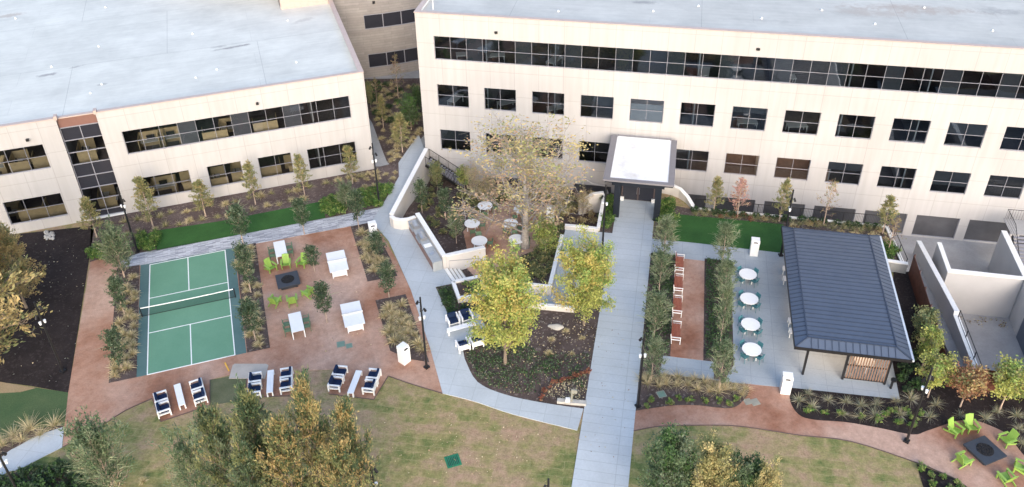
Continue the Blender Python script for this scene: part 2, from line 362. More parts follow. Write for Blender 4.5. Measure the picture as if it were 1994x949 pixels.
M['yellow'] = plain('yellow_tape', (.75, .42, .06), .6, var=.05)
M['bark'] = plain('grey_brown_bark', (.22, .17, .13), .9, var=.3, scale=8, bs=.6)
M['bark_pale'] = plain('pale_bark', (.36, .325, .295), .9, var=.25, scale=8, bs=.5)
M['bark_tan'] = plain('tan_young_bark', (.42, .32, .25), .9, var=.2, scale=8)
M['carpet'] = plain('dark_carpet', (.13, .115, .12), .95, var=.2)
M['inwall'] = plain('dim_interior_wall', (.36, .37, .40), .9, var=.2, scale=.4)
M['inceil'] = plain('interior_ceiling', (.35, .35, .34), .9)
M['tan'] = plain('tan_cubicle_fabric', (.40, .32, .19), .9, var=.1)
M['desk'] = plain('pale_desk_top', (.50, .52, .52), .5, var=.05)
M['stoneface'] = None
def stacked_stone():
    m, n, l, b = newmat('tan_coursed_stone')
    tc = n.new('ShaderNodeTexCoord'); sep = n.new('ShaderNodeSeparateXYZ'); com = n.new('ShaderNodeCombineXYZ')
    l.new(tc.outputs['Object'], sep.inputs[0]); l.new(sep.outputs[0], com.inputs[0]); l.new(sep.outputs[2], com.inputs[1])
    t = brick(n, l, com.outputs[0], (.285, .26, .24, 1), (.335, .31, .285, 1), (.23, .21, .195, 1), 2.4, .30, .016, .37)
    a = mix(n, l, 1.0, t.outputs['Color'], ramp(n, l, noise(n, l, tc.outputs['Object'], .5, 6, .7), [(.3, (.82, .82, .83, 1)), (.7, (1.1, 1.1, 1.1, 1))]), 'MULTIPLY')
    l.new(a, b.inputs['Base Color']); b.inputs['Roughness'].default_value = .9; bump(n, l, b, t.outputs['Fac'], -.5, .03); return m
M['stoneface'] = stacked_stone()
L = {
 'dk1': leaf('leaf_dark', (0.05, 0.085, 0.045)), 'dk2': leaf('leaf_deep_olive', (0.095, 0.145, 0.075)), 'dk3': leaf('leaf_grey_green', (0.18, 0.225, 0.14)),
 'wi1': leaf('shoot_pale_green', (0.38, 0.42, 0.26)), 'wi2': leaf('leaf_willow_green', (0.14, 0.2, 0.105)), 'wi3': leaf('leaf_dusty_green', (0.24, 0.285, 0.17)),
 'cy1': leaf('needle_yellow_green', (0.34, 0.32, 0.14)), 'cy2': leaf('needle_olive', (0.23, 0.25, 0.11)), 'cy3': leaf('needle_gold', (0.46, 0.36, 0.17)),
 'ye1': leaf('leaf_lime_yellow', (0.5, 0.51, 0.15)), 'ye2': leaf('leaf_fresh_green', (0.29, 0.39, 0.11)), 'ye3': leaf('leaf_gold', (0.58, 0.48, 0.16)),
 'co1': leaf('leaf_peach', (0.56, 0.39, 0.25)), 'co2': leaf('leaf_soft_gold', (0.56, 0.46, 0.22)), 'co3': leaf('leaf_yellow_green', (0.4, 0.4, 0.18)),
 'or1': leaf('leaf_orange', (0.48, 0.36, 0.165)), 'or2': leaf('leaf_amber', (0.42, 0.37, 0.17)), 'or3': leaf('leaf_rust', (0.37, 0.19, 0.11)),
 'pk1': leaf('leaf_pink', (0.56, 0.33, 0.28)), 'gr1': leaf('leaf_bright_green', (0.12, 0.24, 0.055)), 'gr2': leaf('leaf_lime', (0.28, 0.36, 0.11)), 'gr3': leaf('leaf_mid_green', (0.08, 0.155, 0.05)),
 'tan1': leaf('blade_straw', (0.74, 0.63, 0.42)), 'tan2': leaf('blade_khaki', (0.56, 0.48, 0.29)), 'tan3': leaf('blade_olive', (0.33, 0.33, 0.16)), 'sil': leaf('blade_silver', (0.47, 0.47, 0.38)),
 'red': leaf('leaf_red_brown', (0.3, 0.11, 0.08)), 'brn': leaf('leaf_brown', (0.27, 0.18, 0.12))}

# ------------------------------------------------------------------ ground, as one sheet with the sunken court and yard cut out
def zg(t):                                          # floor of the sunken garden falls towards the building
    for (a, za), (b, zb) in zip(((-1, -2.4), (2, -2.4), (4.5, -1.6), (8, -.95), (13, -.6)), ((2, -2.4), (4.5, -1.6), (8, -.95), (13, -.6), (40, -.6))):
        if a <= t <= b: return za+(zb-za)*(t-a)/(b-a)
    return -.6
def atg(u, v):                                      # spot on the sunken garden floor
    z = -.8
    for _ in range(12):
        p = at(u, v, z); z = zg((p-P0).dot(NX))
    return at(u, v, z)
H1 = [(.2, -.6), (.2, 12.2), (1.2, 12.35), (2.5, 11.7), (6.3, 17.2), (7.55, 19.0), (9.7, 18.1), (10.9, 20.3), (12.2, 20.75), (17.5, 20.6), (17.5, 13.0), (15.45, 11.6), (15.45, 9.95), (18.3, 9.95), (18.3, 4.6), (19.25, 4.3), (19.25, -.6)]
H2 = [(23.55, -.6), (23.55, 2.7), (24.7, 2.95), (25.7, 3.75), (26.4, 5.0), (42.95, 5.0), (43.5, 11.1), (43.7, 23.85), (84, 23.85), (84, -.6)]
def ground():
    bm = bmesh.new()
    def loop(pts):
        vs_ = [bm.verts.new(p) for p in pts]
        return [bm.edges.new((vs_[i], vs_[(i+1) % len(vs_)])) for i in range(len(vs_))]
    S = 420
    ed = loop([(-S, -S, 0), (S, -S, 0), (S, S, 0), (-S, S, 0)])
    for h in (H1, H2): ed += loop([F(*p) for p in h])
    bmesh.ops.triangle_fill(bm, use_beauty=True, use_dissolve=False, edges=ed)
    me = bpy.data.meshes.new('ground'); 
    bmesh.ops.recalc_face_normals(bm, faces=bm.faces)
    if bm.faces and sum(f.normal.z for f in bm.faces) < 0: bmesh.ops.reverse_faces(bm, faces=bm.faces)
    bm.to_mesh(me); bm.free(); me.materials.append(M['sod'])
    o = bpy.data.objects.new('ground', me); COL.objects.link(o); tag(o, kind='structure')
ground()
def smooth(pts, n=4):
    out = []; k = len(pts)
    for i in range(k):
        p0, p1, p2, p3 = (np.array(pts[j % k], float) for j in (i-1, i, i+1, i+2))
        for q in range(n):
            t = q/n; out.append(tuple(.5*((2*p1)+(-p0+p2)*t+(2*p0-5*p1+4*p2-p3)*t*t+(-p0+3*p1-3*p2+p3)*t**3)))
    return out
def slab(name, pts, top, m, px=True, bottom=-.08):
    ps = [(at(*p) if px == True else F(*p) if px == 'st' else Vector(p)) for p in pts]
    mb = MB(); mb.hexa([(p.x, p.y, bottom) for p in ps], [(p.x, p.y, top) for p in ps])
    o = mb.build(name, M[m]); return tag(o, kind='structure')
def curve_px(*segs):                                # open polyline through points, rounded
    pts = [np.array(p, float) for p in segs]; out = []
    for i in range(len(pts)-1):
        p0 = pts[max(i-1, 0)]; p1 = pts[i]; p2 = pts[i+1]; p3 = pts[min(i+2, len(pts)-1)]
        for q in range(4):
            t = q/4; out.append(tuple(.5*((2*p1)+(-p0+p2)*t+(2*p0-5*p1+4*p2-p3)*t*t+(-p0+3*p1-3*p2+p3)*t**3)))
    out.append(tuple(pts[-1])); return out
lowA = curve_px((122, 872), (165, 848), (207, 824), (245, 800), (296, 777))
lowB = curve_px((756, 733), (802, 749), (862, 767))
slab('gravel_terrace', [(178, 500), (228, 500), (232, 520), (480, 474), (690, 436), (728, 430), (772, 506), (800, 565), (838, 680)]+lowB[::-1] +
     [(728, 779), (640, 768), (650, 720), (597, 722), (577, 771), (480, 775), (480, 736), (446, 731), (409, 740), (409, 790), (313, 822)]+lowA[::-1]+[(133, 765)], .020, 'granite')
slab('dark_planting_ground', [(184, 440), (133, 765), (60, 752), (0, 744), (-110, 735), (-110, 475), (20, 458)], .03, 'mulch_dark')
slab('left_lawn', [(-110, 736), (0, 745), (135, 765), (125, 830), (60, 842), (0, 862), (-110, 905)], .012, 'lawn_green')
slab('dry_strip', [(-110, 736), (0, 744), (70, 756), (40, 764), (-110, 772)], .018, 'dry_grass')
slab('left_bed', curve_px((125, 829), (60, 838), (0, 860), (-80, 905))+curve_px((-80, 985), (0, 893), (39, 867), (79, 846), (125, 831)), .03, 'mulch')
slab('left_path', curve_px((125, 832), (79, 847), (39, 868), (0, 894), (-90, 990))+curve_px((-90, 1040), (0, 931), (37, 915), (79, 893), (121, 872)), .04, 'concrete')
slab('corner_bed', curve_px((-80, 1040), (0, 935), (60, 918), (110, 912), (160, 922), (190, 949), (200, 1000)), .02, 'mulch')
slab('court_border', [(273.5, 517), (456, 482), (480, 687.7), (265.6, 735.5)], .030, 'court_dark')
ft = .3048
slab('sport_court', [(-10*ft, -22*ft, 0), (10*ft, -22*ft, 0), (10*ft, 22*ft, 0), (-10*ft, 22*ft, 0)], .034, 'court', px=None)
mb = MB(); lw = .075
for x in (-10, 10): mb.box(x*ft-lw/2, -22*ft-lw/2, .02, x*ft+lw/2, 22*ft+lw/2, .038)
for y in (-22, -7, 7, 22): mb.box(-10*ft+lw/2, y*ft-lw/2, .02, 10*ft-lw/2, y*ft+lw/2, .038)
for a, b in ((-22, -7), (7, 22)): mb.box(-lw/2, a*ft+lw/2, .02, lw/2, b*ft-lw/2, .038)
tag(mb.build('court_lines', M['line']), kind='structure')
slab('paver_walk', [(236, 506), (275, 493), (480, 455.5), (640, 425), (744, 404), (724, 433), (690, 440), (480, 478.5), (275, 517), (232, 525.5), (226, 515)], .045, 'paver')
slab('facade_bed', [(178, 430), (728, 325), (740, 325), (778, 316), (777, 345), (742, 405), (640, 426), (480, 456), (275, 494), (236, 508), (205, 502), (175, 511)], .03, 'mulch_pale')
slab('turf_strip', [(305, 450), (427, 432), (627, 393), (634, 425), (480, 455.5), (305, 489)], .045, 'turf')
for nm, pts in (('court_side_bed', [(228, 524), (272, 517), (266, 735.5), (212, 746.5)]), ('court_side_bed', [(457.5, 482), (498, 474), (526, 678), (481.5, 687.5)]),
                ('grass_bed', [(683, 442), (722, 434), (760, 503), (774, 538), (716, 549)]), ('grass_bed', [(731, 586), (790, 574), (836, 706), (797, 700), (760, 684)])):
    slab(nm, pts, .05, 'mulch')
slab('left_patio', [(776, 318), (815, 262), (829, 298), (762, 437), (774, 446), (790, 447), (812, 438), (863, 522), (882, 553), (848, 560)]+[(874, 617), (930, 606), (955, 655), (901, 680)] +
     curve_px((905, 700), (930, 745), (985, 770), (1060, 786), (1136, 797))+curve_px((1124, 839), (1000, 808), (925, 783), (862, 767))+[(838, 680), (800, 565), (757, 470), (724, 433), (742, 405), (777, 345)], .055, 'concrete')
slab('shade_tree_bed', [(848, 560), (884, 552), (893, 583), (960, 586), (1040, 598), (1119, 606), (1140, 490), (1190, 490), (1142, 800)]+curve_px((1136, 797), (1060, 786), (985, 770), (930, 745), (905, 700))+[(901, 680), (955, 655), (930, 606), (874, 617)], .03, 'mulch')
slab('gap_paving', [(700, 128), (838, 128), (832, 300), (776, 318), (742, 326), (728, 334)], .01, 'concrete_old')
slab('gap_bed', [(700, 155), (828, 153), (828, 262), (815, 275)]+curve_px((803, 296), (785, 312), (768, 324), (756, 318), (748, 302), (725, 240))+[(705, 210)], .04, 'mulch')
slab('main_walk', [(19.55, 4.2), (23.0, 4.2), (23.0, 70), (19.55, 70)], .06, 'concrete_walk', px='st')
slab('ramp_landing', [(15.45, 9.95), (19.55, 9.95), (19.55, 13.0), (17.5, 13.0), (15.45, 11.6)], .055, 'concrete', px='st', bottom=-1.2)
slab('pavilion_plaza', [(23.0, 10.15), (34.2, 10.15), (34.2, 10.9), (41.5, 11.3), (40.7, 25.75), (33.4, 25.98), (29.6, 26.1), (23.0, 26.1)], .045, 'plaza', px='st')
slab('bench_gravel', [(25.1, 12.55), (27.45, 12.55), (27.45, 24.3), (25.1, 24.3)], .065, 'granite_red', px='st')
slab('bench_bed', [(23.0, 12.2), (25.1, 12.2), (25.1, 24.3), (24.6, 24.3), (24.3, 27), (23.0, 27)], .062, 'mulch', px='st')
slab('bench_bed', [(27.45, 12.2), (29.6, 12.2), (29.6, 24.4), (28.9, 26.0), (28.2, 26.0), (28.2, 24.3), (27.45, 24.3)], .062, 'mulch', px='st')
slab('plaza_turf', [(24.75, 6.1), (34.2, 6.1), (34.2, 10.35), (24.75, 10.1)], .052, 'turf', px='st')
slab('facade_bed_right', [(23.2, 4.4), (26.4, 5.1), (42.9, 5.1), (43.4, 11.0), (41.6, 11.2), (34.2, 10.85), (34.2, 6.1), (24.75, 6.1), (24.75, 10.1), (23.0, 11.0)], .035, 'mulch', px='st')
slab('canopy_bed', [(18.4, 4.5), (19.55, 4.5), (19.55, 9.95), (18.4, 9.95)], .035, 'mulch', px='st')
r3 = curve_px((1457, 755), (1457, 767), (1440, 788), (1420, 796), (1391, 794), (1353, 790), (1306, 791), (1236, 801))
slab('walk_bed', [(1244, 724), (1291, 731), (1387, 741)]+r3, .055, 'mulch')
r4 = curve_px((1539, 756), (1539, 783), (1555, 808), (1584, 818), (1647, 823), (1711, 834), (1777, 847), (1804, 840), (1842, 827), (1867, 820), (1899, 820), (1931, 831), (1962, 848), (1994, 888), (2060, 960))
low = curve_px((1233, 840), (1287, 831), (1372, 829), (1439, 831), (1515, 842), (1560, 849), (1659, 861), (1785, 902), (1825, 918), (1867, 938), (1930, 985), (2060, 1060))
slab('gravel_path', r3[::-1][:1]+[(1240, 798)]+[(1455, 747), (1541, 747)]+[(1600, 790), (1760, 815), (1870, 805), (1990, 820), (2090, 900)]+[(2060, 1060)]+low[::-1], .030, 'granite_red')
slab('pavilion_bed', r4+[(2150, 960), (2120, 770), (1860, 716), (1775, 530), (1740, 530), (1736, 700), (1752, 779)], .05, 'mulch_dark')
slab('corner_shrub_bed', curve_px((1785, 905), (1825, 920), (1867, 940), (1930, 988))+[(1900, 1060), (1830, 1060)]+curve_px((1812, 980), (1798, 949), (1785, 905)), .045, 'mulch_dark')
slab('concrete_pad', [(446, 738), (453, 713), (457, 709.5), (518, 709.5), (523, 712), (516, 738.5)], .05, 'pad')
slab('green_patch', [(409, 740), (446, 734), (480, 738), (481, 778), (409, 790)], .012, 'sage_mat')

def edging(pts, z=.055):
    mb = MB(); P = [at(*p) for p in pts]
    for a, b in zip(P[:-1], P[1:]): mb.beam(Vector((a.x, a.y, z-.05)), Vector((b.x, b.y, z-.05)), .035, .11)
    tag(mb.build('steel_edging', M['bronze']), kind='structure')
edging(lowA+[(313, 822), (409, 790), (409, 741)]); edging([(480, 739), (480, 775), (577, 771), (597, 723)]); edging([(640, 768), (728, 779), (756, 733)]); edging(lowB); edging(low)
# the sunken garden, its gravel court, ramp and steps; the service yard
def garden():
    mb = MB(); S = np.linspace(.1, 19.5, 28); T = np.linspace(-.6, 21, 40)
    idx = {}
    for i, s in enumerate(S):
        for j, t in enumerate(T):
            p = F(s, t, zg(t)+.03*math.sin(s*2.1)*math.cos(t*1.7)*(1 if t < 12 else .3)); idx[i, j] = len(mb.v); mb.v.append(tuple(p))
    for i in range(len(S)-1):
        for j in range(len(T)-1):
            mb.f.append((idx[i, j], idx[i+1, j], idx[i+1, j+1], idx[i, j+1])); mb.m.append(0)
    tag(mb.build('garden_ground', M['mulch'], smooth=True), kind='structure')
garden()
ps = [atg(*p) for p in ((902, 452), (932, 418), (1000, 388), (1075, 398), (1082, 438), (1056, 480), (1016, 505), (985, 548), (940, 556), (905, 520), (912, 500))]
mb = MB(); n = len(ps)
cen = sum(ps, Vector())/n
def zt(p): return zg((p-P0).dot(NX))+.06
ring = []
for i in range(n):
    a, b = ps[i], ps[(i+1) % n]
    for k in range(4): q = a.lerp(b, k/4); ring.append(q)
prev = None
for fr_ in (1, .75, .5, .25):
    cur = [cen.lerp(q, fr_) for q in ring]; cur = [Vector((q.x, q.y, zt(q))) for q in cur]
    if prev:
        for i in range(len(cur)): mb.quad([prev[i], prev[(i+1) % len(cur)], cur[(i+1) % len(cur)], cur[i]])
    prev = cur
for i in range(len(prev)): mb.quad([prev[i], prev[(i+1) % len(prev)], Vector((cen.x, cen.y, zt(cen)))])
tag(mb.build('garden_gravel', M['granite']), kind='structure')
mb = MB()
mb.hexa([F(15.5, 11.7, -1.2), F(17.5, 13.0, -1.2), F(17.5, 20.6, -1.2), F(15.5, 20.6, -1.2)], [F(15.5, 11.7, .05), F(17.5, 13.0, .05), F(17.5, 20.6, -.42), F(15.5, 20.6, -.42)])
mb.hexa([F(10.9, 18.5, -1.2), F(15.5, 18.5, -1.2), F(15.5, 20.6, -1.2), F(10.9, 20.6, -1.2)], [F(10.9, 18.5, -.53), F(15.5, 18.5, -.42), F(15.5, 20.6, -.42), F(10.9, 20.6, -.53)])
tag(mb.build('garden_ramp', M['concrete']), kind='structure')
mb = MB()
da = Vector((1.29, 1.75, 0)).normalized(); dn = Vector((da.y, -da.x, 0))       # along the top edge, and down the flight (in s,t)
def ST(v, z): return F(v.x, v.y, z)
o0 = Vector((6.35, 17.25, 0))
for k in range(4):
    a = o0+dn*(.36*k); b = o0+dn*(.36*(k+1)); e = da*2.1
    z = .05-.16*(k) if k else .05
    mb.hexa([ST(a, -1), ST(a+e, -1), ST(b+e, -1), ST(b, -1)], [ST(a, z), ST(a+e, z), ST(b+e, z), ST(b, z)])
st_o = mb.build('garden_steps', M['cap'])
mb = MB()
for k in range(4):
    a = o0+dn*(.36*(k+1)-.07); b = o0+dn*(.36*(k+1)); z = .05-.16*k; e = da*2.1
    mb.hexa([ST(a, z+.001), ST(a+e, z+.001), ST(b+e, z+.001), ST(b, z+.001)], [ST(a, z+.008), ST(a+e, z+.008), ST(b+e, z+.008), ST(b, z+.008)])
mb.build('nosing', M['lid_grey'], st_o)
tag(st_o, 'pale concrete steps dropping from the patio into the sunken gravel court', 'steps')
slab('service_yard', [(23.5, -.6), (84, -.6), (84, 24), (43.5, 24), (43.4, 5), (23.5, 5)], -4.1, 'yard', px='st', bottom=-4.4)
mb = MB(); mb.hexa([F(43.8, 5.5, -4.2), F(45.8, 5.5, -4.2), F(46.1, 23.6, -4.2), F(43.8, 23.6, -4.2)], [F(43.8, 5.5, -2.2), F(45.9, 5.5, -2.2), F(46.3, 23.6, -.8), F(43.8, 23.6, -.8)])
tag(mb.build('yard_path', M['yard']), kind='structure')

# ------------------------------------------------------------------ buildings
def facade(name, origin, d, nrm, x0, x1, z0, z1, holes, m, parent, depth=.28, jamb=None):
    """front wall in its own axes: X along, Y inwards, Z up, with openings and their reveals"""
    mb = MB(); xs = sorted({x0, x1, *[h[0] for h in holes], *[h[2] for h in holes]}); zs = sorted({z0, z1, *[h[1] for h in holes], *[h[3] for h in holes]})
    inside = lambda x, z: any(h[0] < x < h[2] and h[1] < z < h[3] for h in holes)
    for i in range(len(xs)-1):
        j = 0
        while j < len(zs)-1:
            if inside((xs[i]+xs[i+1])/2, (zs[j]+zs[j+1])/2): j += 1; continue
            k = j
            while k+1 < len(zs)-1 and not inside((xs[i]+xs[i+1])/2, (zs[k+1]+zs[k+2])/2): k += 1
            mb.quad([(xs[i], 0, zs[j]), (xs[i+1], 0, zs[j]), (xs[i+1], 0, zs[k+1]), (xs[i], 0, zs[k+1])]); j = k+1
    for (a, b, c, e) in holes:
        for q in ([(a, 0, b), (a, depth, b), (a, depth, e), (a, 0, e)], [(c, 0, b), (c, 0, e), (c, depth, e), (c, depth, b)], [(a, 0, e), (a, depth, e), (c, depth, e), (c, 0, e)], [(a, 0, b), (c, 0, b), (c, depth, b), (a, depth, b)]): mb.quad(q)
    o = mb.build(name, M[m]); o.location = origin; o.rotation_euler = (0, 0, math.atan2(d[1], d[0])); kid(o, parent)
    # keep the outer faces pointing out
    return o
def window(parent, origin, ang, a, b, c, e, nx, nz, gl='glass', y=.14, fw=.05, mw=.034, blind=None, bm='pale_blind', frame='mullion'):
    mb = MB()
    mb.box(a, y-.05, b, a+fw, y+.05, e); mb.box(c-fw, y-.05, b, c, y+.05, e); mb.box(a+fw, y-.05, b, c-fw, y+.05, b+fw); mb.box(a+fw, y-.05, e-fw, c-fw, y+.05, e)
    xs = nx if isinstance(nx, list) else [a+(c-a)*k/nx for k in range(1, nx)]
    zs = [b+(e-b)*k/nz for k in range(1, nz)]
    for x in xs: mb.box(x-mw/2, y-.045, b+fw, x+mw/2, y+.045, e-fw)
    for z in zs: mb.box(a+fw, y-.04, z-mw/2, c-fw, y+.04, z+mw/2)
    o = mb.build('window', M[frame], parent); o.location = origin; o.rotation_euler = (0, 0, ang)
    p = MB().quad([(a+fw, y, b+fw), (c-fw, y, b+fw), (c-fw, y, e-fw), (a+fw, y, e-fw)]).build('pane', M[gl], o)
    if blind:
        q = MB(); q.box(a+.08, y+.10, e-(e-b)*blind if bm == 'blind' else b+.02, c-.08, y+.13, e-.03 if bm == 'blind' else b+(e-b)*blind).build('blind', M[bm], o)
    return o

# --- the long building on the right
LB = empty('office_building', F(0, 0), 0, 'long three storey cream office block with a ribbon window below its roof', 'building')
LBi = LB.matrix_world.copy()
ang = math.atan2(EX.y, EX.x)
org = Vector((0, 0, 0))
S0, S1, ZT = 0.0, 78.0, 15.15
cols = [1.63+4.56*k for k in range(17)]
holes = [(1.63, 10.66, 1.63+1.517*49, 12.99)]
for x in cols[:16]: holes.append((x, 5.78, x+3.06, 8.09))
for k, x in enumerate(cols[:16]): holes.append((x, .94, x+3.02, 3.2))
bas = []
for k in range(16):
    x = 1.2+4.56*k; bas.append((x, -4.0, x+3.75, -1.68))
holes += [h for h in bas if not (19.2 < h[0]+1.8 < 23.8)]
facade('front_wall', org, EX, NX, S0, S1, -4.3, ZT, holes, 'cream', LB, .30)
wr = window(LB, org, ang, *holes[0], 49, 2)
mb = MB()
for k in range(49):
    if k % 3 == 2: mb.box(holes[0][0]+1.517*k+.04, .20, 10.68, holes[0][0]+1.517*(k+1)-.04, .24, 12.96)
mb.build('blind', M['blind'], wr)
for k, h in enumerate(holes[1:17]):
    window(LB, org, ang, *h, 2, 2, blind={4: .74, 3: .45, 6: .30, 10: .55, 12: .25}.get(k), bm='pale_blind' if k == 4 else 'blind')
for k, h in enumerate(holes[17:33]): window(LB, org, ang, *h, 2, 2, blind={0: .5, 2: .8, 4: .35, 8: .4, 10: .7}.get(k), bm='blind')
for h in holes[33:]: window(LB, org, ang, *h, 1, 1, 'louver')
def ebox(mb, s0, t0, z0, s1, t1, z1, mi=0):        # box in the building's axes, t measured inwards
    def W(s, t, z): return EX*s-NX*t+Vector((0, 0, z))
    mb.hexa([W(s0, t0, z0), W(s1, t0, z0), W(s1, t1, z0), W(s0, t1, z0)], [W(s0, t0, z1), W(s1, t0, z1), W(s1, t1, z1), W(s0, t1, z1)], mi)
mb = MB(); ebox(mb, S0, .01, -4.3, .3, 26, ZT-.02); mb.build('side_wall', M['cream'], LB)
mb = MB(); ebox(mb, .02, 26, -4.3, S1, 26.3, ZT-.02); mb.build('rear_wall', M['cream'], LB)
mb = MB(); ebox(mb, .3, .3, 14.5, S1, 26, 14.86); mb.build('roof', M['roof_r'], LB)
mb = MB(); ebox(mb, -.06, -.06, ZT, S1, .42, ZT+.07); ebox(mb, -.06, .42, ZT, .42, 26.3, ZT+.07); mb.build('coping', M['coping'], LB)
mb = MB(); ebox(mb, .3, .31, ZT-.5, S1, .36, ZT-.01); ebox(mb, .31, .36, ZT-.5, .36, 26, ZT-.01); mb.build('parapet_back', M['cap'], LB)
mb = MB()
for z in (-4.15, .35, 5.15, 10.0): ebox(mb, .3, .33, z-.3, S1, 26, z)
mb.build('floors', M['carpet'], LB)
mb = MB()
for z in (-.0, 4.84, 9.68, 14.5): ebox(mb, .3, .34, z-.06, S1, 26, z-.004)
mb.build('ceilings', M['inceil'], LB)
mb = MB(); ebox(mb, .3, 7.5, -4.1, S1, 7.7, 14.4)
for k in range(1, 12): ebox(mb, 6.4*k, .4, -4.1, 6.4*k+.12, 7.5, 14.4)
mb.build('room_walls', M['inwall'], LB)
mb = MB()
for a_, b_ in ((28.7, 32.2), (33.2, 36.9)): ebox(mb, a_, 2.6, .36, b_, 2.7, 4.2)
mb.build('wood_partition', M['slat'], LB)
for x_ in (30.4, 35.0):
    ld = bpy.data.lights.new('room_lamp', 'POINT'); ld.energy = 130; ld.color = (1, .62, .36); ld.shadow_soft_size = .3
    lo = bpy.data.objects.new('room_lamp', ld); COL.objects.link(lo); lo.location = EX*x_-NX*1.5+Vector((0, 0, 4.1)); kid(lo, LB)
for s in (7.5, 30.4):
    mb = MB(); q = EX*s+NX*.05+Vector((0, 0, 13.75)); mb.tube([q-NX*.1, q+NX*.12], .05, 8); mb.box(q.x-.12, q.y-.12, q.z-.12, q.x+.12, q.y+.12, q.z+.08)
    mb.build('floodlight', M['black'], LB)
for u, v in ((1087, 22), (1272, 22), (1483, 36), (1704, 47), (1933, 60), (1360, 12), (1600, 20), (1800, 15)):
    p = at(u, v, 14.9)-P0
    MB().disc((p.x, p.y), .10, 14.86, 15.0, 10, r2=.08).build('roof_vent', M['white'], LB)
p = at(843, 12, 15.2)-P0
MB().tube([p+Vector((0, 0, -.4)), p+Vector((0, 0, .55)), p+Vector((.12, .02, .72)), p+Vector((.9, .05, .8)), p+Vector((1.0, .05, .6))], .045, 6).build('roof_pipe', M['white'], LB)

# --- the wing on the left
LW = empty('office_wing', (17.6, 15.4, 0), 0, 'two storey cream office wing with a dark stair bay and pale flat roof', 'building')
xl = -75.0
mh = [(-21.2, 5.98, -21.2+1.517*13, 8.28)]
for a, nn_ in ((-21.2, 3), (-15.1, 2), (-10.55, 2), (-6.02, 3)): mh.append((a, 1.17, a+1.517*nn_, 3.42))
facade('front_wall', (0, 0, 0), (1, 0), None, -22.75, .1, -.5, 10.4, mh, 'cream', LW)
wr = window(LW, (0, 0, 0), 0, *mh[0], 13, 2, 'glass_clear')
mb = MB()
for k in (3, 6, 9): mb.box(mh[0][0]+1.517*k+.04, .20, 6.0, mh[0][0]+1.517*(k+1)-.04, .24, 8.26)
mb.build('blind', M['blind'], wr)
for h, nn_ in zip(mh[1:], (3, 2, 2, 3)): window(LW, (0, 0, 0), 0, *h, nn_, 2, 'glass_clear')
lh = [(-27.45-1.517*k*1.0, 0, 0, 0) for k in range(0)]
lh = [(-27.45-6.07, 5.93, -27.45, 8.28), (-27.45-4.62, .97, -27.45, 3.33), (-40, 5.93, -35.4, 8.28), (-40, .97, -35.4, 3.33)]
facade('end_wall', (0, 0, 0), (1, 0), None, xl, -25.85, -.5, 10.4, lh, 'cream', LW)
for h, nn_ in zip(lh, (4, 3, 3, 3)): window(LW, (0, 0, 0), 0, *h, nn_, 2, 'glass_clear')
# glazed stair bay set back between the two
mb = MB(); mb.box(-25.85, .3, 9.35, -22.75, .45, 10.25); mb.build('spandrel', M['spandrel'], LW)
bz = [.12, .75, 1.95, 3.2, 4.45, 5.7, 6.9, 8.1, 9.35]
mb = MB()
for z in bz: mb.box(-25.85, .24, z-.035, -22.75, .36, z+.035)
for x in (-25.82, -24.3, -22.78): mb.box(x-.03, .25, .12, x+.03, .35, 9.35)
bay = mb.build('bay_window', M['mullion'], LW)
for z0, z1 in zip(bz[:-1], bz[1:]):
    dark = z0 in (3.2, 4.45, 8.1, .12)
    mb = MB(); mb.quad([(-25.8, .30, z0+.035), (-22.8, .30, z0+.035), (-22.8, .30, z1-.035), (-25.8, .30, z1-.035)]).build('pane', M['spglass' if dark else 'glass_clear'], bay)
mb = MB()
for x in (-25.85, -22.75):
    s = 1 if x < -24 else -1
    mb.box(min(x, x+s*.005), .004, -.5, max(x, x+s*.005), .5, 10.38)
mb.build('bay_jambs', M['bronze'], LW)
mb = MB(); mb.box(-25.85, .02, -.3, -22.75, .5, .1); mb.build('bay_sill', M['cap'], LW)
mb = MB(); mb.box(-.2, .01, -.5, .09, 19.2, 10.38); mb.build('side_wall', M['cream'], LW)
mb = MB(); mb.box(xl, .45, 9.85, -5.4, 60, 10.05); mb.box(-5.4, .45, 9.85, -.2, 19.0, 10.05); mb.build('roof', M['roof_l'], LW)
mb = MB(); mb.box(xl, -.05, 10.4, -25.85, .38, 10.48); mb.box(-22.75, -.05, 10.4, .14, .38, 10.48); mb.box(-25.85, .22, 10.25, -22.75, .6, 10.35); mb.box(-.34, .38, 10.4, .14, 19.2, 10.48)
for x in (-25.98, -22.88): mb.box(x, -.07, 10.3, x+.26, .44, 10.66)
mb.build('coping', M['coping'], LW)
mb = MB(); mb.box(xl, .3, 9.9, -25.85, .34, 10.398); mb.box(-22.75, .3, 9.9, -.2, .34, 10.398); mb.box(-.25, .34, 9.9, -.205, 19.2, 10.398); mb.build('parapet_back', M['cap'], LW)
mb = MB(); mb.box(-5.4, 19.2, -.5, .1, 19.5, 10.3); mb.build('rear_wall', M['cream'], LW)
mb = MB(); mb.box(-5.35, 19.0, 9.0, .1, 30, 12.2); mb.build('rear_block', M['coping'], LW)
mb = MB()
for z in (.12, 5.05): mb.box(xl, .46, z-.25, -.25, 19, z)
mb.build('floors', M['carpet'], LW)
mb = MB()
for z in (4.6, 9.84): mb.box(xl, .47, z-.1, -.25, 19, z)
mb.build('ceilings', M['inceil'], LW)
mb = MB(); mb.box(xl, 8.0, .1, -.25, 8.15, 9.7)
for x in (-5.0, -26.2, -22.4): mb.box(x, .6, .1, x+.1, 8, 9.7)
mb.build('room_walls', M['inwall'], LW)
for x, z in ((-9.6, 9.05), (-28.4, 9.0)):
    mb = MB(); mb.tube([(x, .05, z), (x, -.18, z)], .05, 8); mb.box(x-.11, -.3, z-.12, x+.11, -.08, z+.07); mb.build('floodlight', M['black'], LW)
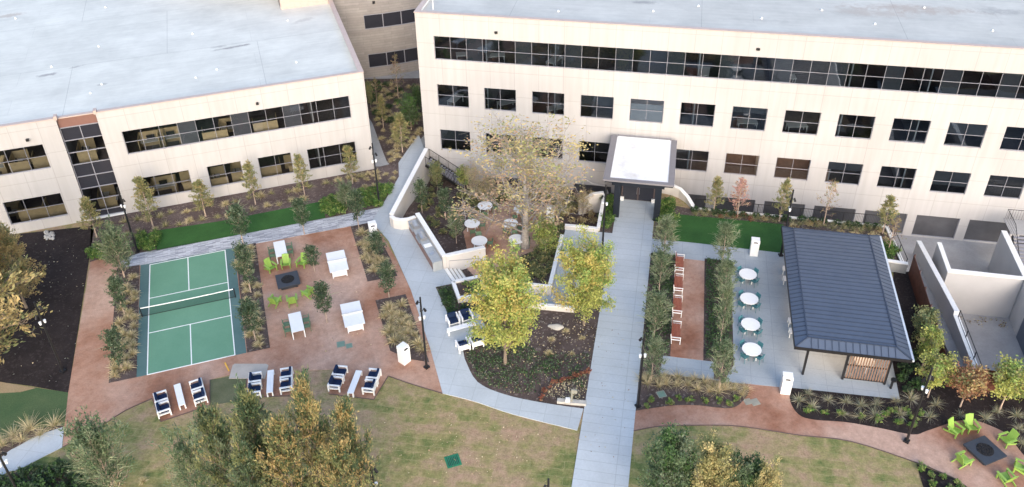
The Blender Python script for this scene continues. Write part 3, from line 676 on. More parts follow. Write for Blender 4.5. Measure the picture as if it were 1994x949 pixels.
for u, v in ((30, 36), (205, 14), (375, 66), (381, 151), (192, 90), (176, 181), (577, 121), (198, 164), (422, 135), (560, 40), (100, 130)):
    p = at(u, v, 10.1)-Vector((17.6, 15.4, 0)); MB().disc((p.x, p.y), .10, 10.05, 10.18, 10, r2=.08).build('roof_vent', M['white'], LW)

# --- curved stone building behind
SB = empty('stone_building', (0, 0, 0), 0, 'tan stone building curving behind the gap between the two cream blocks', 'building')
c0 = at(765, 146)
Rr = 30.0
def cv(k): a = k; return Vector((c0.x+Rr*math.sin(a), c0.y+Rr*(1-math.cos(a)), 0))
N = 24; a0, a1 = -1.15, .55
arc = [a0+(a1-a0)*k/N for k in range(N+1)]
mb = MB()
segw = Rr*(a1-a0)/N
wins = [k for k in range(N) if -2.2 < Rr*(arc[k]+arc[k+1])/2 < 6.2]
for k in range(N):
    p, q = cv(arc[k]), cv(arc[k+1])
    zs = [(0, 12.6)] if k not in wins else [(0, 1.28), (2.95, 6.05), (7.7, 12.6)]
    for z0, z1 in zs: mb.quad([p+Vector((0, 0, z0)), q+Vector((0, 0, z0)), q+Vector((0, 0, z1)), p+Vector((0, 0, z1))])
mb.build('wall', M['stoneface'], SB)
mb = MB(); top = [cv(a)+Vector((0, 0, 12.6)) for a in arc]; mb.quad(top+[Vector((60, 110, 12.6)), Vector((-30, 110, 12.6))]); mb.build('roof', M['roof_l'], SB)
for z0, z1 in ((1.28, 2.95), (6.05, 7.7)):
    for k in wins:
        p, q = cv(arc[k]), cv(arc[k+1]); d = (q-p); nrm = Vector((-d.y, d.x, 0)).normalized()
        mb = MB()
        for x in (p, q): mb.beam(x+nrm*.05+Vector((0, 0, z0)), x+nrm*.05+Vector((0, 0, z1)), .09, .09)
        for z in (z0, z1): mb.beam(p+nrm*.03+Vector((0, 0, z)), q+nrm*.03+Vector((0, 0, z)), .10, .08)
        o = mb.build('window', M['mullion'], SB)
        MB().quad([p+nrm*.12+Vector((0, 0, z0)), q+nrm*.12+Vector((0, 0, z0)), q+nrm*.12+Vector((0, 0, z1)), p+nrm*.12+Vector((0, 0, z1))]).build('pane', M['spglass'], o)
p = at(722, 10, 0); 
q = cv(-.045)+Vector((0, -.1, 9.15)); MB().box(q.x-.14, q.y-.12, q.z-.14, q.x+.14, q.y+.12, q.z+.14).build('floodlight', M['black'], SB)

# --- furniture glimpsed inside
def cubicle():
    t = empty('office_cubicle', cat='cubicle')
    mb = MB(); mb.box(-1.1, .9, 0, 1.1, .96, 1.5); mb.box(-1.1, -.6, 0, -1.04, .9, 1.5); mb.box(1.04, -.3, 0, 1.1, .9, 1.5); mb.build('partition', M['tan'], t)
    MB().box(-1.03, .2, .70, 1.03, .89, .74).build('desk_top', M['desk'], t)
    MB().box(-.45, .55, .80, .25, .60, 1.25).build('monitor', M['black'], t)
    MB().box(.5, .25, 0, .95, .85, .69).build('drawer_unit', M['tan'], t)
    return t
cub = cubicle()
grp = 'cubicles behind the wing windows'
for z, zz in ((5.05, 'upper'), (.12, 'lower')):
    for x in (-32.6, -30.4, -28.3, -19.2, -17.3, -14.2, -12.2, -9.6, -7.4, -24.2) if z < 5 else (-32.2, -29.6, -28.0, -19.0, -17.4, -13.9, -12.3, -9.3, -24.2):
        place(cub, (17.6+x+rng.uniform(-.25, .25), 15.4+1.5+rng.uniform(0, .8), z), rng.choice((0, math.pi, math.pi/2, -math.pi/2, 0)), 'tan fabric office cubicle seen through the %s floor windows of the cream wing' % zz, grp)
def mtable():
    t = empty('meeting_table', cat='table')
    MB().box(-.9, -.45, .70, .9, .45, .74).build('tabletop', M['white'], t)
    for sx in (-1, 1):
        for sy in (-1, 1): MB().box(sx*.82-.03, sy*.38-.03, 0, sx*.82+.03, sy*.38+.03, .70).build('leg', M['white'], t)
    return t
mt = mtable()
for s, t_, z, rz in ((4.2, 1.5, 10.0, .3), (7.0, 1.7, 10.0, .25), (12.6, 1.6, 10, 1.2), (26.2, 1.3, 10, 1.5), (33.2, 1.3, 10, .1), (2.9, 1.7, 5.15, 1.3), (8.0, 1.7, 5.15, .6), (12.9, 1.4, 5.15, .5), (30.6, 1.5, 5.15, .1), (35.0, 1.6, 5.15, .2)):
    place(mt, F(s, -t_, z), rz+PHI, 'white work table behind the tinted glass of the long cream block, %s floor' % ('top' if z > 9 else 'middle'), 'tables inside the long block')

# ------------------------------------------------------------------ entry canopy
EC = empty('entry_canopy', F(21.4, 4.4), PHI, 'black steel entry canopy with a white flat roof over the glass doors', 'canopy')
MB().box(-2.9, -3.6, 4.0, 2.95, 3.9, 4.35, 0).build('fascia', M['navy'], EC)
mb = MB(); mb.box(-3.02, -3.98, 4.35, -2.45, 3.75, 4.5); mb.box(2.5, -3.98, 4.35, 3.02, 3.75, 4.5); mb.box(-2.45, -3.98, 4.35, 2.5, -3.55, 4.5); mb.build('roof_trim', M['canopy_trim'], EC)
MB().box(-2.45, -3.55, 4.36, 2.5, 3.8, 4.44).build('roof', M['white_roof'], EC)
MB().box(-2.3, -3.1, 3.45, 2.25, -2.5, 4.0).build('beam', M['navy'], EC)
for x in (-1.78, 1.78): MB().box(x-.27, -3.12, .06, x+.27, -2.48, 3.45).build('column', M['navy'], EC)
mb = MB(); mb.tube([(-2.4, 3.7, 4.62), (2.45, 3.7, 4.62)], .03, 6)
for x in (-2.4, 2.45): mb.tube([(x, 3.7, 4.4), (x, 3.7, 4.7)], .03, 6)
mb.build('roof_rail', M['canopy_trim'], EC)
VB = empty('entry_vestibule', F(21.35, 0), PHI, 'entry vestibule of dark glass double doors under the canopy', 'entrance')
MB().box(-1.75, -4.4, 0, 1.75, -.02, 3.3).build('wall', M['navy'], VB)
mb = MB(); mb.box(-1.5, -4.52, .08, 1.5, -4.42, 2.75); mb.build('door_frame', M['bronze'], VB)
for x in (-.73, .73):
    d = MB().box(x-.66, -4.56, .14, x+.66, -4.53, 2.1).build('door', M['spglass'], VB)
    MB().tube([(x*.15, -4.62, .8), (x*.15, -4.62, 1.5)], .02, 6).build('handle', M['stainless'], d)
    MB().box(x-.66, -4.56, 2.2, x+.66, -4.53, 2.7).build('transom', M['spglass'], VB)
mb = MB()
for x in (-1.55, 1.55): mb.box(x-.3, -4.75, 0, x+.3, -4.57, .42)
mb.build('step_block', M['cap'], VB)

# ------------------------------------------------------------------ site walls
def wall(name, pts, thick, z0, z1, label, m='wall', cap=True, cat='wall', frame='st'):
    """pts: (s,t) or (s,t,ztop) along the wall's centre line"""
    P = [(F(p[0], p[1]) if frame == 'st' else Vector((p[0], p[1], 0))) for p in pts]; Z = [(p[2] if len(p) > 2 else z1) for p in pts]
    off = []
    for i in range(len(P)):
        d = (P[min(i+1, len(P)-1)]-P[max(i-1, 0)]).normalized(); k = Vector((-d.y, d.x, 0))
        if 0 < i < len(P)-1:
            d0 = (P[i]-P[i-1]).normalized(); c = d0.dot(d); k = k/max(.5, c)
        off.append(k)
    mb = MB(); cp = MB()
    for i in range(len(P)-1):
        for b, w_, lo, hi in ((mb, thick/2, None, 0), (cp, thick/2+.025, 0, .07)):
            a0, a1, c0_, c1 = P[i]-off[i]*w_, P[i]+off[i]*w_, P[i+1]-off[i+1]*w_, P[i+1]+off[i+1]*w_
            zb0 = z0 if lo is None else Z[i]+.001; zb1 = z0 if lo is None else Z[i+1]+.001
            q = lambda v, z: (v.x, v.y, z)
            b.hexa([q(a0, zb0), q(c0_, zb1), q(c1, zb1), q(a1, zb0)], [q(a0, Z[i]+hi), q(c0_, Z[i+1]+hi), q(c1, Z[i+1]+hi), q(a1, Z[i]+hi)])
    o = mb.build(name, M[m]); tag(o, label, cat)
    if cap: cp.build('wall_cap', M['cap'], o)
    return o
wall('garden_wall', [(.2, .35, 1.05), (.2, 11.8, 1.05)], .36, -2.8, 1.05, 'long straight pale wall with a white cap between the patio path and sunken garden')
wall('curved_wall', [(.2, 12.0), (.6, 12.32), (1.2, 12.4), (1.8, 12.2), (2.35, 11.75)], .3, -1.2, 1.0, 'short curved pale wall where the garden wall meets the grill counter')
gw = [Vector((2.5, 11.55)), Vector((6.35, 17.1))]
wall('grill_wall', [(2.5, 11.55), (6.4, 17.1)], .34, -1.2, 1.25, 'straight pale backing wall behind the outdoor grill counter')
wall('stair_wall', [(6.45, 16.95, 1.2), (9.3, 14.95, .95)], .34, -1.2, 1.2, 'pale side wall with an iron handrail beside the garden steps')
o = bpy.data.objects['stair_wall']; mb = MB(); a = F(6.75, 17.0, .75); b = F(9.0, 15.42, .1); a2 = a+Vector((0, 0, -.7)); b2 = b+Vector((0, 0, -.7))
mb.tube([a2, a, b, b2], .022, 6); mb.build('handrail', M['mullion'], o)
P1 = [(7.62, 19.2), (9.61, 18.15), (10.85, 20.2), (8.55, 21.05), (7.62, 19.2)]
wall('raised_planter', P1, .26, -.8, .42, 'six foot pale raised planter beside the garden steps'.replace('six foot', 'four sided'), cat='planter')
slab('planter_soil', [(7.75, 19.25), (9.58, 18.3), (10.65, 20.1), (8.6, 20.85)], .30, 'mulch', px='st')
wall('ramp_wall', [(17.5, 13.0, .45), (17.5, 20.7, .45), (12.0, 20.8, .45), (10.9, 20.4, .45)], .26, -1.0, .45, 'low pale wall round the outside of the garden ramp')
wall('ramp_planter_wall', [(15.35, 11.5, .45), (15.35, 18.4, .45), (12.0, 18.5, .45)], .26, -1.2, .45, 'low pale wall along the inner side of the ramp holding the tree bed')
mb = MB(); mb.hexa([F(12.2, 13.6, -.9), F(15.2, 11.6, -.9), F(15.2, 18.3, -.9), F(12.2, 18.4, -.9)], [F(12.2, 13.6, -.55), F(15.2, 11.6, -.1), F(15.2, 18.3, .1), F(12.2, 18.4, -.15)]); tag(mb.build('tree_bed', M['mulch']), kind='structure')
wall('landing_wall', [(15.4, 9.95, .4), (18.3, 9.95, .4)], .24, -1.4, .4, 'low pale wall behind the ramp landing')
wall('bed_wall', [(18.3, 9.8, .35), (18.3, 4.5, .4)], .26, -2.0, .35, 'narrow pale wall edging the bed left of the canopy')
wall('sunken_wall', [(18.2, 4.45, .55), (17.2, 4.75, .45), (16.1, 5.5, -.1)], .28, -2.6, .4, 'curved pale retaining wall left of the canopy above the lower windows')
wall('entry_curved_wall', [(23.5, 2.7, 1.0), (24.3, 2.85, 1.0), (25.1, 3.25, .9), (25.8, 3.95, .6), (26.4, 5.0, .25)], .3, -4.1, 1.0, 'curved pale wall stepping down to the right of the canopy')
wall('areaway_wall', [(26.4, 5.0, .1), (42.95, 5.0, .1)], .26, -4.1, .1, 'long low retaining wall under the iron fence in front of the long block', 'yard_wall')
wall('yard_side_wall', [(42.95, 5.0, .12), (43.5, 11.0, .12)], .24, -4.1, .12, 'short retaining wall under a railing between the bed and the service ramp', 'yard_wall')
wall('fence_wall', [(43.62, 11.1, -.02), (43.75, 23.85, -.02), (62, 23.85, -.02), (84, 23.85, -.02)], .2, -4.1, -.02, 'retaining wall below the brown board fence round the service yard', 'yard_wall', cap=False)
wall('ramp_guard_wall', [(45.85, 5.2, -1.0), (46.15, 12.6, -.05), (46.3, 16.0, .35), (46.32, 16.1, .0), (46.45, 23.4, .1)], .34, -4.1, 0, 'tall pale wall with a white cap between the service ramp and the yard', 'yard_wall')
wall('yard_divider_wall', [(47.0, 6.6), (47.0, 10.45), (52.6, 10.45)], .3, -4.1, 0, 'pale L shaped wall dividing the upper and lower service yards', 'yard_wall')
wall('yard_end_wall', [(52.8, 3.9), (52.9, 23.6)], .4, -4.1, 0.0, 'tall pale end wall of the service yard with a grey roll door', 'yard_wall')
o = bpy.data.objects['yard_end_wall']
MB().hexa([F(52.57, 12.9, -4.09), F(52.60, 12.9, -4.09), F(52.60, 17.6, -4.09), F(52.57, 17.6, -4.09)], [F(52.57, 12.9, -1.0), F(52.60, 12.9, -1.0), F(52.60, 17.6, -1.0), F(52.57, 17.6, -1.0)]).build('roll_door', M['steel_roof'], o)
wall('bed_end_wall', [(41.5, 11.15), (43.45, 11.35)], .3, -.1, .95, 'short mottled concrete block wall at the end of the bed behind the pavilion', 'concrete_old')

def railing(name, pts, z, h, label, bars=.13, m='black', cat='railing', mid=True):
    mb = MB(); P = [F(*p[:2], p[2] if len(p) > 2 else z) for p in pts]
    for a, b in zip(P[:-1], P[1:]):
        up = Vector((0, 0, h)); mb.beam(a+up, b+up, .045, .045); mb.beam(a+Vector((0, 0, .1)), b+Vector((0, 0, .1)), .03, .03)
        ln = (b-a).length; k = max(1, int(ln/1.8))
        for i in range(k+1): q = a.lerp(b, i/k); mb.beam(q, q+up, .05, .05)
        if bars:
            nb = int(ln/bars)
            for i in range(1, nb): q = a.lerp(b, i/nb); mb.beam(q+Vector((0, 0, .1)), q+up, .016, .016)
    o = mb.build(name, M[m]); return tag(o, label, cat)
railing('iron_fence', [(26.5, 5.0, .17), (42.9, 5.0, .17)], 0, 1.0, 'thin black iron fence along the bed in front of the long block', cat='fence')
railing('bed_railing', [(42.98, 5.1, .19), (43.45, 10.9, .19)], 0, .95, 'black railing above the service ramp behind the pavilion', bars=0)
railing('ramp_guard_railing', [(46.41, 16.3, -.02), (46.46, 23.2, .17)], 0, .75, 'thin black railing on top of the lower part of the ramp wall', bars=0)
railing('yard_railing', [(46.6, 23.55, .0), (52.6, 23.55, .0)], 0, .7, 'black barred railing at the near end of the service yard', bars=.16)
railing('ramp_handrail', [(17.2, 13.2, .05), (17.2, 20.2, -.4), (12.3, 20.3, -.5)], 0, .95, 'slim steel handrail inside the outer wall of the garden ramp', bars=0, m='stainless')
railing('garden_rail', [(.6, 3.6, -1.9), (2.6, 3.6, -1.9)], 0, .95, 'short dark railing behind the holly in the sunken garden', bars=.14)

# facade stair by the long block's left corner
FS = empty('facade_stair', F(0, 0), PHI, 'dark steel stair descending along the front of the long cream block', 'stairs')
mb = MB(); n = 14
for k in range(n):
    x = .5+k*.26; z = .02-(k+.6)*.172; mb.box(x, -1.62, z-.04, x+.27, -.25, z)
mb.build('treads', M['mullion'], FS)
for y in (-1.66, -.2):
    MB().beam((.4, y, -.05), (4.15, y, -2.5), .07, .26).build('stringer', M['black'], FS)
    mb = MB(); mb.tube([(.1, y, .95), (.45, y, .95), (4.15, y, -1.45), (5.2, y, -1.5)], .025, 6); mb.tube([(.45, y, .15), (4.15, y, -2.25)], .018, 6)
    for k in range(5): x = .45+k*.925; z = -.6487*(x-.45); mb.tube([(x, y, z-.02), (x, y, z+.95)], .022, 6)
    for k in range(1, 26): x = .45+k*.142; z = -.6487*(x-.45); mb.tube([(x, y, z+.12), (x, y, z+.95)], .009, 4)
    mb.build('handrail', M['black'], FS)
# yard stair at the far right
YS = empty('yard_stair', F(53.2, 2.0), PHI, 'dark steel stair with a landing beside the right wall of the service yard', 'stairs')
mb = MB(); mb.box(.1, -2.2, -.06, 4.5, .2, 0); mb.build('landing', M['yard'], YS)
mb = MB()
for k in range(14): mb.box(.3, -2.3-k*.3, -.2-k*.17, 2.2, -2.58-k*.3, -.15-k*.17)
mb.build('treads', M['mullion'], YS)
mb = MB(); mb.tube([(.2, .1, 1.0), (.2, -2.2, 1.0), (.2, -6.5, -1.4)], .03, 6); mb.tube([(.2, .1, 1), (4.4, .1, 1.0)], .03, 6)
for k in range(22): y = .1-k*.3; z = 0 if y > -2.2 else (y+2.2)*.56; mb.tube([(.2, y, z), (.2, y, z+1.0)], .012, 4)
for k in range(20): mb.tube([(.2+k*.22, .1, 0), (.2+k*.22, .1, 1)], .012, 4)
mb.beam((.25, -2.2, -.2), (.25, -6.6, -2.7), .06, .3); mb.build('handrail', M['black'], YS)
for s in (43.95,):
    pass
mb = MB()
bf = empty('board_fence', F(43.72, 11.2), 0, 'brown stained horizontal board fence round the service yard', 'fence')
def boards(a, b, name):
    mb = MB(); d = (b-a); ln = d.length; k = max(1, round(ln/2.2))
    for r in range(13): z = .04+r*.152; mb.beam(a+Vector((0, 0, z+.07)), b+Vector((0, 0, z+.07)), .03, .138)
    o = mb.build(name, M['fence_wood'], bf)
    nrm = Vector((-d.y, d.x, 0)).normalized()*.08
    for i in range(k+1):
        q = a.lerp(b, i/k)+nrm; MB().box(q.x-.045, q.y-.045, 0, q.x+.045, q.y+.045, 2.08).build('post', M['bronze'], bf)
z0 = F(43.72, 11.2)
boards(F(43.66, 11.5)-z0, F(43.75, 23.7)-z0, 'boards'); boards(F(43.95, 23.95)-z0, F(80, 23.95)-z0, 'boards')

# ------------------------------------------------------------------ pavilion
PV = empty('pavilion', F(37.2, 17.8), PHI, 'open pavilion with a charcoal standing seam metal roof', 'pavilion')
X0, X1, Y0, Y1 = -3.85, 3.75, -7.1, 7.15       # local: X along s, Y away from the camera
iX0, iX1, iY0, iY1 = X0+.82, X1-.95, Y0+.72, Y1-.6
ze, zi = 2.95, 3.28
mb = MB()
E_ = [(X0, Y0, ze), (X1, Y0, ze), (X1, Y1, ze), (X0, Y1, ze)]; I_ = [(iX0, iY0, zi), (iX1, iY0, zi), (iX1, iY1, zi), (iX0, iY1, zi)]
mb.quad(I_)
for k in range(4): mb.quad([E_[k], E_[(k+1) % 4], I_[(k+1) % 4], I_[k]])
mb.hexa([(X0, Y0, ze-.2), (X1, Y0, ze-.2), (X1, Y1, ze-.2), (X0, Y1, ze-.2)], [(X0, Y0, ze-.001), (X1, Y0, ze-.001), (X1, Y1, ze-.001), (X0, Y1, ze-.001)])
rf = mb.build('roof', M['steel_roof'], PV)
sm = MB()
y = iY0+.28
while y < iY1:
    sm.beam((iX0, y, zi+.02), (iX1, y, zi+.02), .035, .055); sm.beam((X0+.02, y, ze+.03), (iX0, y, zi+.02), .035, .055); sm.beam((iX1, y, zi+.02), (X1-.02, y, ze+.03), .035, .055); y += .457
x = iX0+.25
while x < iX1:
    sm.beam((x, Y0+.02, ze+.03), (x, iY0, zi+.02), .035, .055); sm.beam((x, iY1, zi+.02), (x, Y1-.02, ze+.03), .035, .055); x += .457
for k in range(4):
    sm.beam(Vector(E_[k])+Vector((0, 0, .03)), Vector(I_[k])+Vector((0, 0, .03)), .09, .06); sm.beam(Vector(I_[k])+Vector((0, 0, .03)), Vector(I_[(k+1) % 4])+Vector((0, 0, .03)), .08, .05)
sm.build('seams', M['steel_seam'], rf)
mb = MB(); mb.box(X1+.01, Y0, ze-.16, X1+.15, Y1, ze-.01); mb.build('gutter', M['gutter'], PV)
mb = MB(); mb.box(X0-.05, Y0-.05, ze-.22, X0-.005, Y1, ze+.02); mb.box(X0-.005, Y0-.05, ze-.22, X1, Y0-.005, ze+.02); mb.build('fascia', M['black'], PV)
for x in (-2.85, 2.62):
    for yy in (-6.65, -2.2, 2.2, 6.5): MB().box(x-.075, yy-.075, .045, x+.075, yy+.075, ze-.2).build('post', M['black'], PV)
MB().box(-.25, -6.73, .045, -.10, -6.58, ze-.2).build('post', M['black'], PV)
scr = MB()
for z in (.22, 1.45, 2.6): scr.box(-.10, -6.69, z-.05, 2.55, -6.62, z+.05)
scr = scr.build('screen', M['black'], PV)
mb = MB()
for k in range(15): x = -.02+k*.178; mb.box(x, -6.72, .27, x+.09, -6.695, 2.55)
mb.build('slats', M['slat'], scr)
lampm, n_, l_, b_ = newmat('warm_lamp'); b_.inputs['Emission Color'].default_value = (1, .78, .52, 1); b_.inputs['Emission Strength'].default_value = 14
for lx, ly in ((-1.6, -4.6), (1.2, -4.6), (-1.6, 0), (1.2, 0), (-1.6, 4.6), (1.2, 4.6)):
    MB().disc((lx, ly), .10, ze-.24, ze-.205, 12).build('downlight', lampm, PV)
    ld = bpy.data.lights.new('pavilion_lamp', 'SPOT'); ld.energy = 60; ld.color = (1, .66, .38); ld.spot_size = R(120); ld.spot_blend = .8; ld.shadow_soft_size = .1
    lo = bpy.data.objects.new('pavilion_lamp', ld); COL.objects.link(lo); lo.location = (lx, ly, ze-.27); kid(lo, PV)

# ------------------------------------------------------------------ furniture
def adirondack():
    t = empty('adirondack_chair', cat='chair')
    mb = MB()
    for k in range(6): y0 = -.30+k*.10; z = .36-k*.035; mb.hexa([(-.27, y0, z-.02), (.27, y0, z-.02), (.27, y0+.09, z-.05), (-.27, y0+.09, z-.05)], [(-.27, y0, z), (.27, y0, z), (.27, y0+.09, z-.03), (-.27, y0+.09, z-.03)])
    mb.build('seat', M['lime'], t)
    mb = MB()
    for k in range(5):
        x0 = -.27+k*.11; h = .98-abs(k-2)*.02
        mb.hexa([(x0, .24, .17), (x0+.10, .24, .17), (x0+.10, .28, .17), (x0, .28, .17)], [(x0, .52, h), (x0+.10, .52, h), (x0+.10, .56, h), (x0, .56, h)])
    mb.build('backrest', M['lime'], t)
    for s in (-1, 1):
        mb = MB(); mb.box(s*.36-.07, -.38, .53, s*.36+.07, .40, .56); mb.build('armrest', M['lime'], t)
        MB().box(s*.34-.025, -.34, 0, s*.34+.025, -.24, .53).build('leg', M['lime'], t)
        MB().beam((s*.31, -.30, .33), (s*.31, .62, .03), .035, .12).build('leg', M['lime'], t)
    return t
def lounge():
    t = empty('lounge_chair', cat='chair')
    mb = MB(); mb.box(-.44, -.40, .22, .44, .42, .30); mb.box(-.44, .34, .30, .44, .42, .66); mb.build('frame', M['white'], t)
    for s in (-1, 1):
        mb = MB(); mb.box(s*.41-.06, -.44, .56, s*.41+.06, .44, .62); mb.box(s*.41-.05, -.44, 0, s*.41+.05, -.34, .56); mb.box(s*.41-.05, .36, 0, s*.41+.05, .44, .56); mb.build('armrest', M['white'], t)
    MB().box(-.34, -.40, .305, .34, .20, .44).build('seat_cushion', M['cushion'], t, bevel=.03)
    mb = MB(); mb.hexa([(-.34, .16, .44), (.34, .16, .44), (.34, .335, .44), (-.34, .335, .44)], [(-.34, .22, .82), (.34, .22, .82), (.34, .37, .82), (-.34, .37, .82)]); mb.build('back_cushion', M['cushion'], t, bevel=.03)
    return t
def legtable(name, w, d, h, m, leg=.05, cat='table', over=.0, tt=.04):
    t = empty(name, cat=cat)
    MB().box(-w/2, -d/2, h-tt, w/2, d/2, h).build('tabletop', M[m], t, bevel=.006)
    for sx in (-1, 1):
        for sy in (-1, 1):
            x, y = sx*(w/2-leg/2-over), sy*(d/2-leg/2-over); MB().box(x-leg/2, y-leg/2, 0, x+leg/2, y+leg/2, h-tt).build('leg', M[m], t)
    return t
def roundtable():
    t = empty('round_table', cat='table')
    MB().disc((0, 0), .69, .70, .74, 36).build('tabletop', M['white'], t)
    for k in range(4):
        a = k*math.pi/2; MB().beam((.50*math.cos(a), .50*math.sin(a), 0), (.50*math.cos(a), .50*math.sin(a), .70), .07, .07).build('leg', M['white'], t)
    return t
def sidechair(m, name='side_chair'):
    t = empty(name, cat='chair')
    MB().box(-.22, -.22, .43, .22, .22, .455).build('seat', M[m], t)
    mb = MB(); mb.hexa([(-.22, .20, .52), (.22, .20, .52), (.22, .225, .52), (-.22, .225, .52)], [(-.22, .27, .84), (.22, .27, .84), (.22, .295, .84), (-.22, .295, .84)])
    for s in (-1, 1): mb.beam((s*.2, .21, .45), (s*.2, .28, .82), .03, .03); mb.beam((s*.25, -.18, .65), (s*.25, .24, .65), .04, .025)
    mb.build('backrest', M[m], t)
    for sx in (-1, 1):
        for sy in (-1, 1): MB().beam((sx*.20, sy*.20, .43), (sx*.23, sy*.24, 0), .03, .03).build('leg', M[m], t)
    return t
def pingpong():
    t = empty('ping_pong_table', cat='game table')
    MB().box(-.76, -1.37, .72, .76, 1.37, .77).build('tabletop', M['white'], t)
    mb = MB(); mb.box(-.80, -.012, .77, .80, .012, .92); mb.build('net', M['desk'], t)
    mb = MB(); mb.box(-.60, -1.25, .62, .60, 1.25, .72); mb.build('apron', M['white'], t)
    for sx in (-1, 1):
        for sy in (-1, 1): MB().box(sx*.56-.04, sy*1.2-.04, 0, sx*.56+.04, sy*1.2+.04, .62).build('leg', M['white'], t)
    MB().box(-.52, -1.23, .12, .52, -1.19, .58).build('end_panel', M['white'], t)
    return t
def firetable():
    t = empty('fire_table', cat='fire table')
    MB().box(-.66, -.66, 0, .66, .66, .34).build('base', M['fire'], t)
    MB().box(-.90, -.90, .34, .90, .90, .46).build('top_slab', M['fire'], t, bevel=.015)
    mb = MB(); mb.disc((0, 0),   .52, .455, .475, 30); r_ = random.Random(5)
    for k in range(130):
        a = r_.uniform(0, 6.28); q = .50*math.sqrt(r_.random()); s = r_.uniform(.025, .05); x, y = q*math.cos(a), q*math.sin(a)
        mb.hexa([(x-s, y-s*.7, .47), (x+s*.8, y-s, .47), (x+s, y+s*.8, .47), (x-s*.6, y+s, .47)], [(x-s*.5, y-s*.4, .47+s*1.2), (x+s*.5, y-s*.5, .47+s), (x+s*.4, y+s*.5, .47+s*1.3), (x-s*.4, y+s*.5, .47+s)])
    mb.build('lava_rocks', M['lava'], t); return t
def bin_():
    t = empty('litter_bin', cat='litter bin')
    MB().box(-.33, -.33, 0, .33, .33, 1.30).build('body', M['white'], t, bevel=.01)
    mb = MB(); mb.hexa([(-.34, -.34, 1.30), (.34, -.34, 1.30), (.34, .34, 1.30), (-.34, .34, 1.30)], [(-.34, -.18, 1.52), (.34, -.18, 1.52), (.34, .34, 1.52), (-.34, .34, 1.52)]); mb.build('hood', M['white'], t)
    mb = MB(); mb.hexa([(-.20, -.335, 1.33), (.20, -.335, 1.33), (.20, -.30, 1.33), (-.20, -.30, 1.33)], [(-.14, -.275, 1.42), (.14, -.275, 1.42), (.14, -.24, 1.42), (-.14, -.24, 1.42)]); mb.build('opening', M['black'], t)
    MB().box(-.30, -.336, .12, .30, -.331, 1.2).build('door', M['white'], t)
    return t
def bench():
    t = empty('park_bench', cat='bench')
    mb = MB()
    for k in range(5): mb.box(-.86, -.30+k*.115, .43, .86, -.20+k*.115, .46)
    mb.build('seat', M['redwood'], t)
    mb = MB()
    for k in range(3): z = .54+k*.12; mb.hexa([(-.86, .27+k*.025, z), (.86, .27+k*.025, z), (.86, .30+k*.025, z), (-.86, .30+k*.025, z)], [(-.86, .29+k*.025, z+.10), (.86, .29+k*.025, z+.10), (.86, .32+k*.025, z+.10), (-.86, .32+k*.025, z+.10)])
    mb.build('backrest', M['redwood'], t)
    for s in (-1, 1):
        mb = MB(); x = s*.90
        mb.beam((x, -.32, 0), (x, -.32, .64), .05, .05); mb.beam((x, .30, 0), (x, .40, .92), .05, .05); mb.beam((x, -.36, .64), (x, .36, .64), .05, .05); mb.beam((x, -.32, .41), (x, .32, .41), .06, .06); mb.build('end_frame', M['white'], t)
    return t
def stool():
    t = legtable('low_seat', .55, .62, .45, 'white', .05, 'stool'); return t
def lamp():
    t = empty('lamp_post', cat='lamp post')
    MB().tube([(0, 0, .03), (0, 0, 3), (0, 0, 6.6)], [.09, .075, .06], 10).build('pole', M['black'], t)
    MB().box(-.17, -.17, 0, .17, .17, .14).build('base_plate', M['black'], t)
    for k, (z, a) in enumerate(((6.1, .4), (5.75, 2.4), (5.4, 4.4))):
        d = Vector((math.cos(a), math.sin(a), 0)); mb = MB(); q = Vector((0, 0, z))
        mb.beam(q, q+d*.2, .04, .04); mb.tube([q+d*.20+Vector((0, 0, .12)), q+d*.30+Vector((0, 0, -.16))], [.06, .10], 8); mb.build('spotlight', M['black'], t)
    mb = MB()
    for a in (1.2, 4.3):
        d = Vector((math.cos(a), math.sin(a), 0)); q = d*.16+Vector((0, 0, 4.75)); mb.beam(d*.05+Vector((0, 0, 4.8)), q+Vector((0, 0, .05)), .04, .04); mb.disc((q.x, q.y), .07, 4.62, 4.86, 10, r2=.10)
    mb.build('speaker', M['white'], t); return t

def face(p, q): d = Vector(q)-Vector(p); return math.atan2(d.y, d.x)+math.pi/2      # front (-Y) towards q
G0 = .03
fp = at(562, 553); fp.z = .02
ft1 = place(firetable(), fp, R(2), 'charcoal square fire table between six lime chairs near the green court'); 
fr_ = at(1914, 886); fr_.z = .03
place(ft1, fr_, R(4), 'charcoal square fire table on the gravel circle at the lower right')
ad = adirondack()
for (u, v), lb in (((529, 527), 'left of the three behind the fire table by the court'), ((558, 520), 'middle of the three behind the fire table by the court'), ((589, 518), 'right of the three behind the fire table, beside a small tree'),
                   ((537, 591), 'left of the three in front of the fire table by the court'), ((570, 590), 'middle of the three in front of the fire table by the court'), ((600, 575), 'right of the three in front of the fire table, nearest the slim tree')):
    p = at(u, v); p.z = .02; place(ad, p, face(p, fp)+rng.uniform(-.12, .12), 'lime chair, '+lb, 'lime adirondack chairs by the court')
for (u, v), lb in (((1858, 845), 'nearest the lamp post, at the far left of the lower right fire table'), ((1889, 838), 'second from the lamp post behind the lower right fire table'), ((1957, 864), 'to the right behind the lower right fire table'),
                   ((1874, 902), 'alone in front on the left of the lower right fire table'), ((1955, 936), 'in front of the lower right fire table near the frame corner'), ((1984, 917), 'at the right edge beside the lower right fire table')):
    p = at(u, v); p.z = .03; place(ad, p, face(p, fr_)+rng.uniform(-.15, .15), 'lime chair, '+lb, 'lime adirondack chairs on the gravel circle')

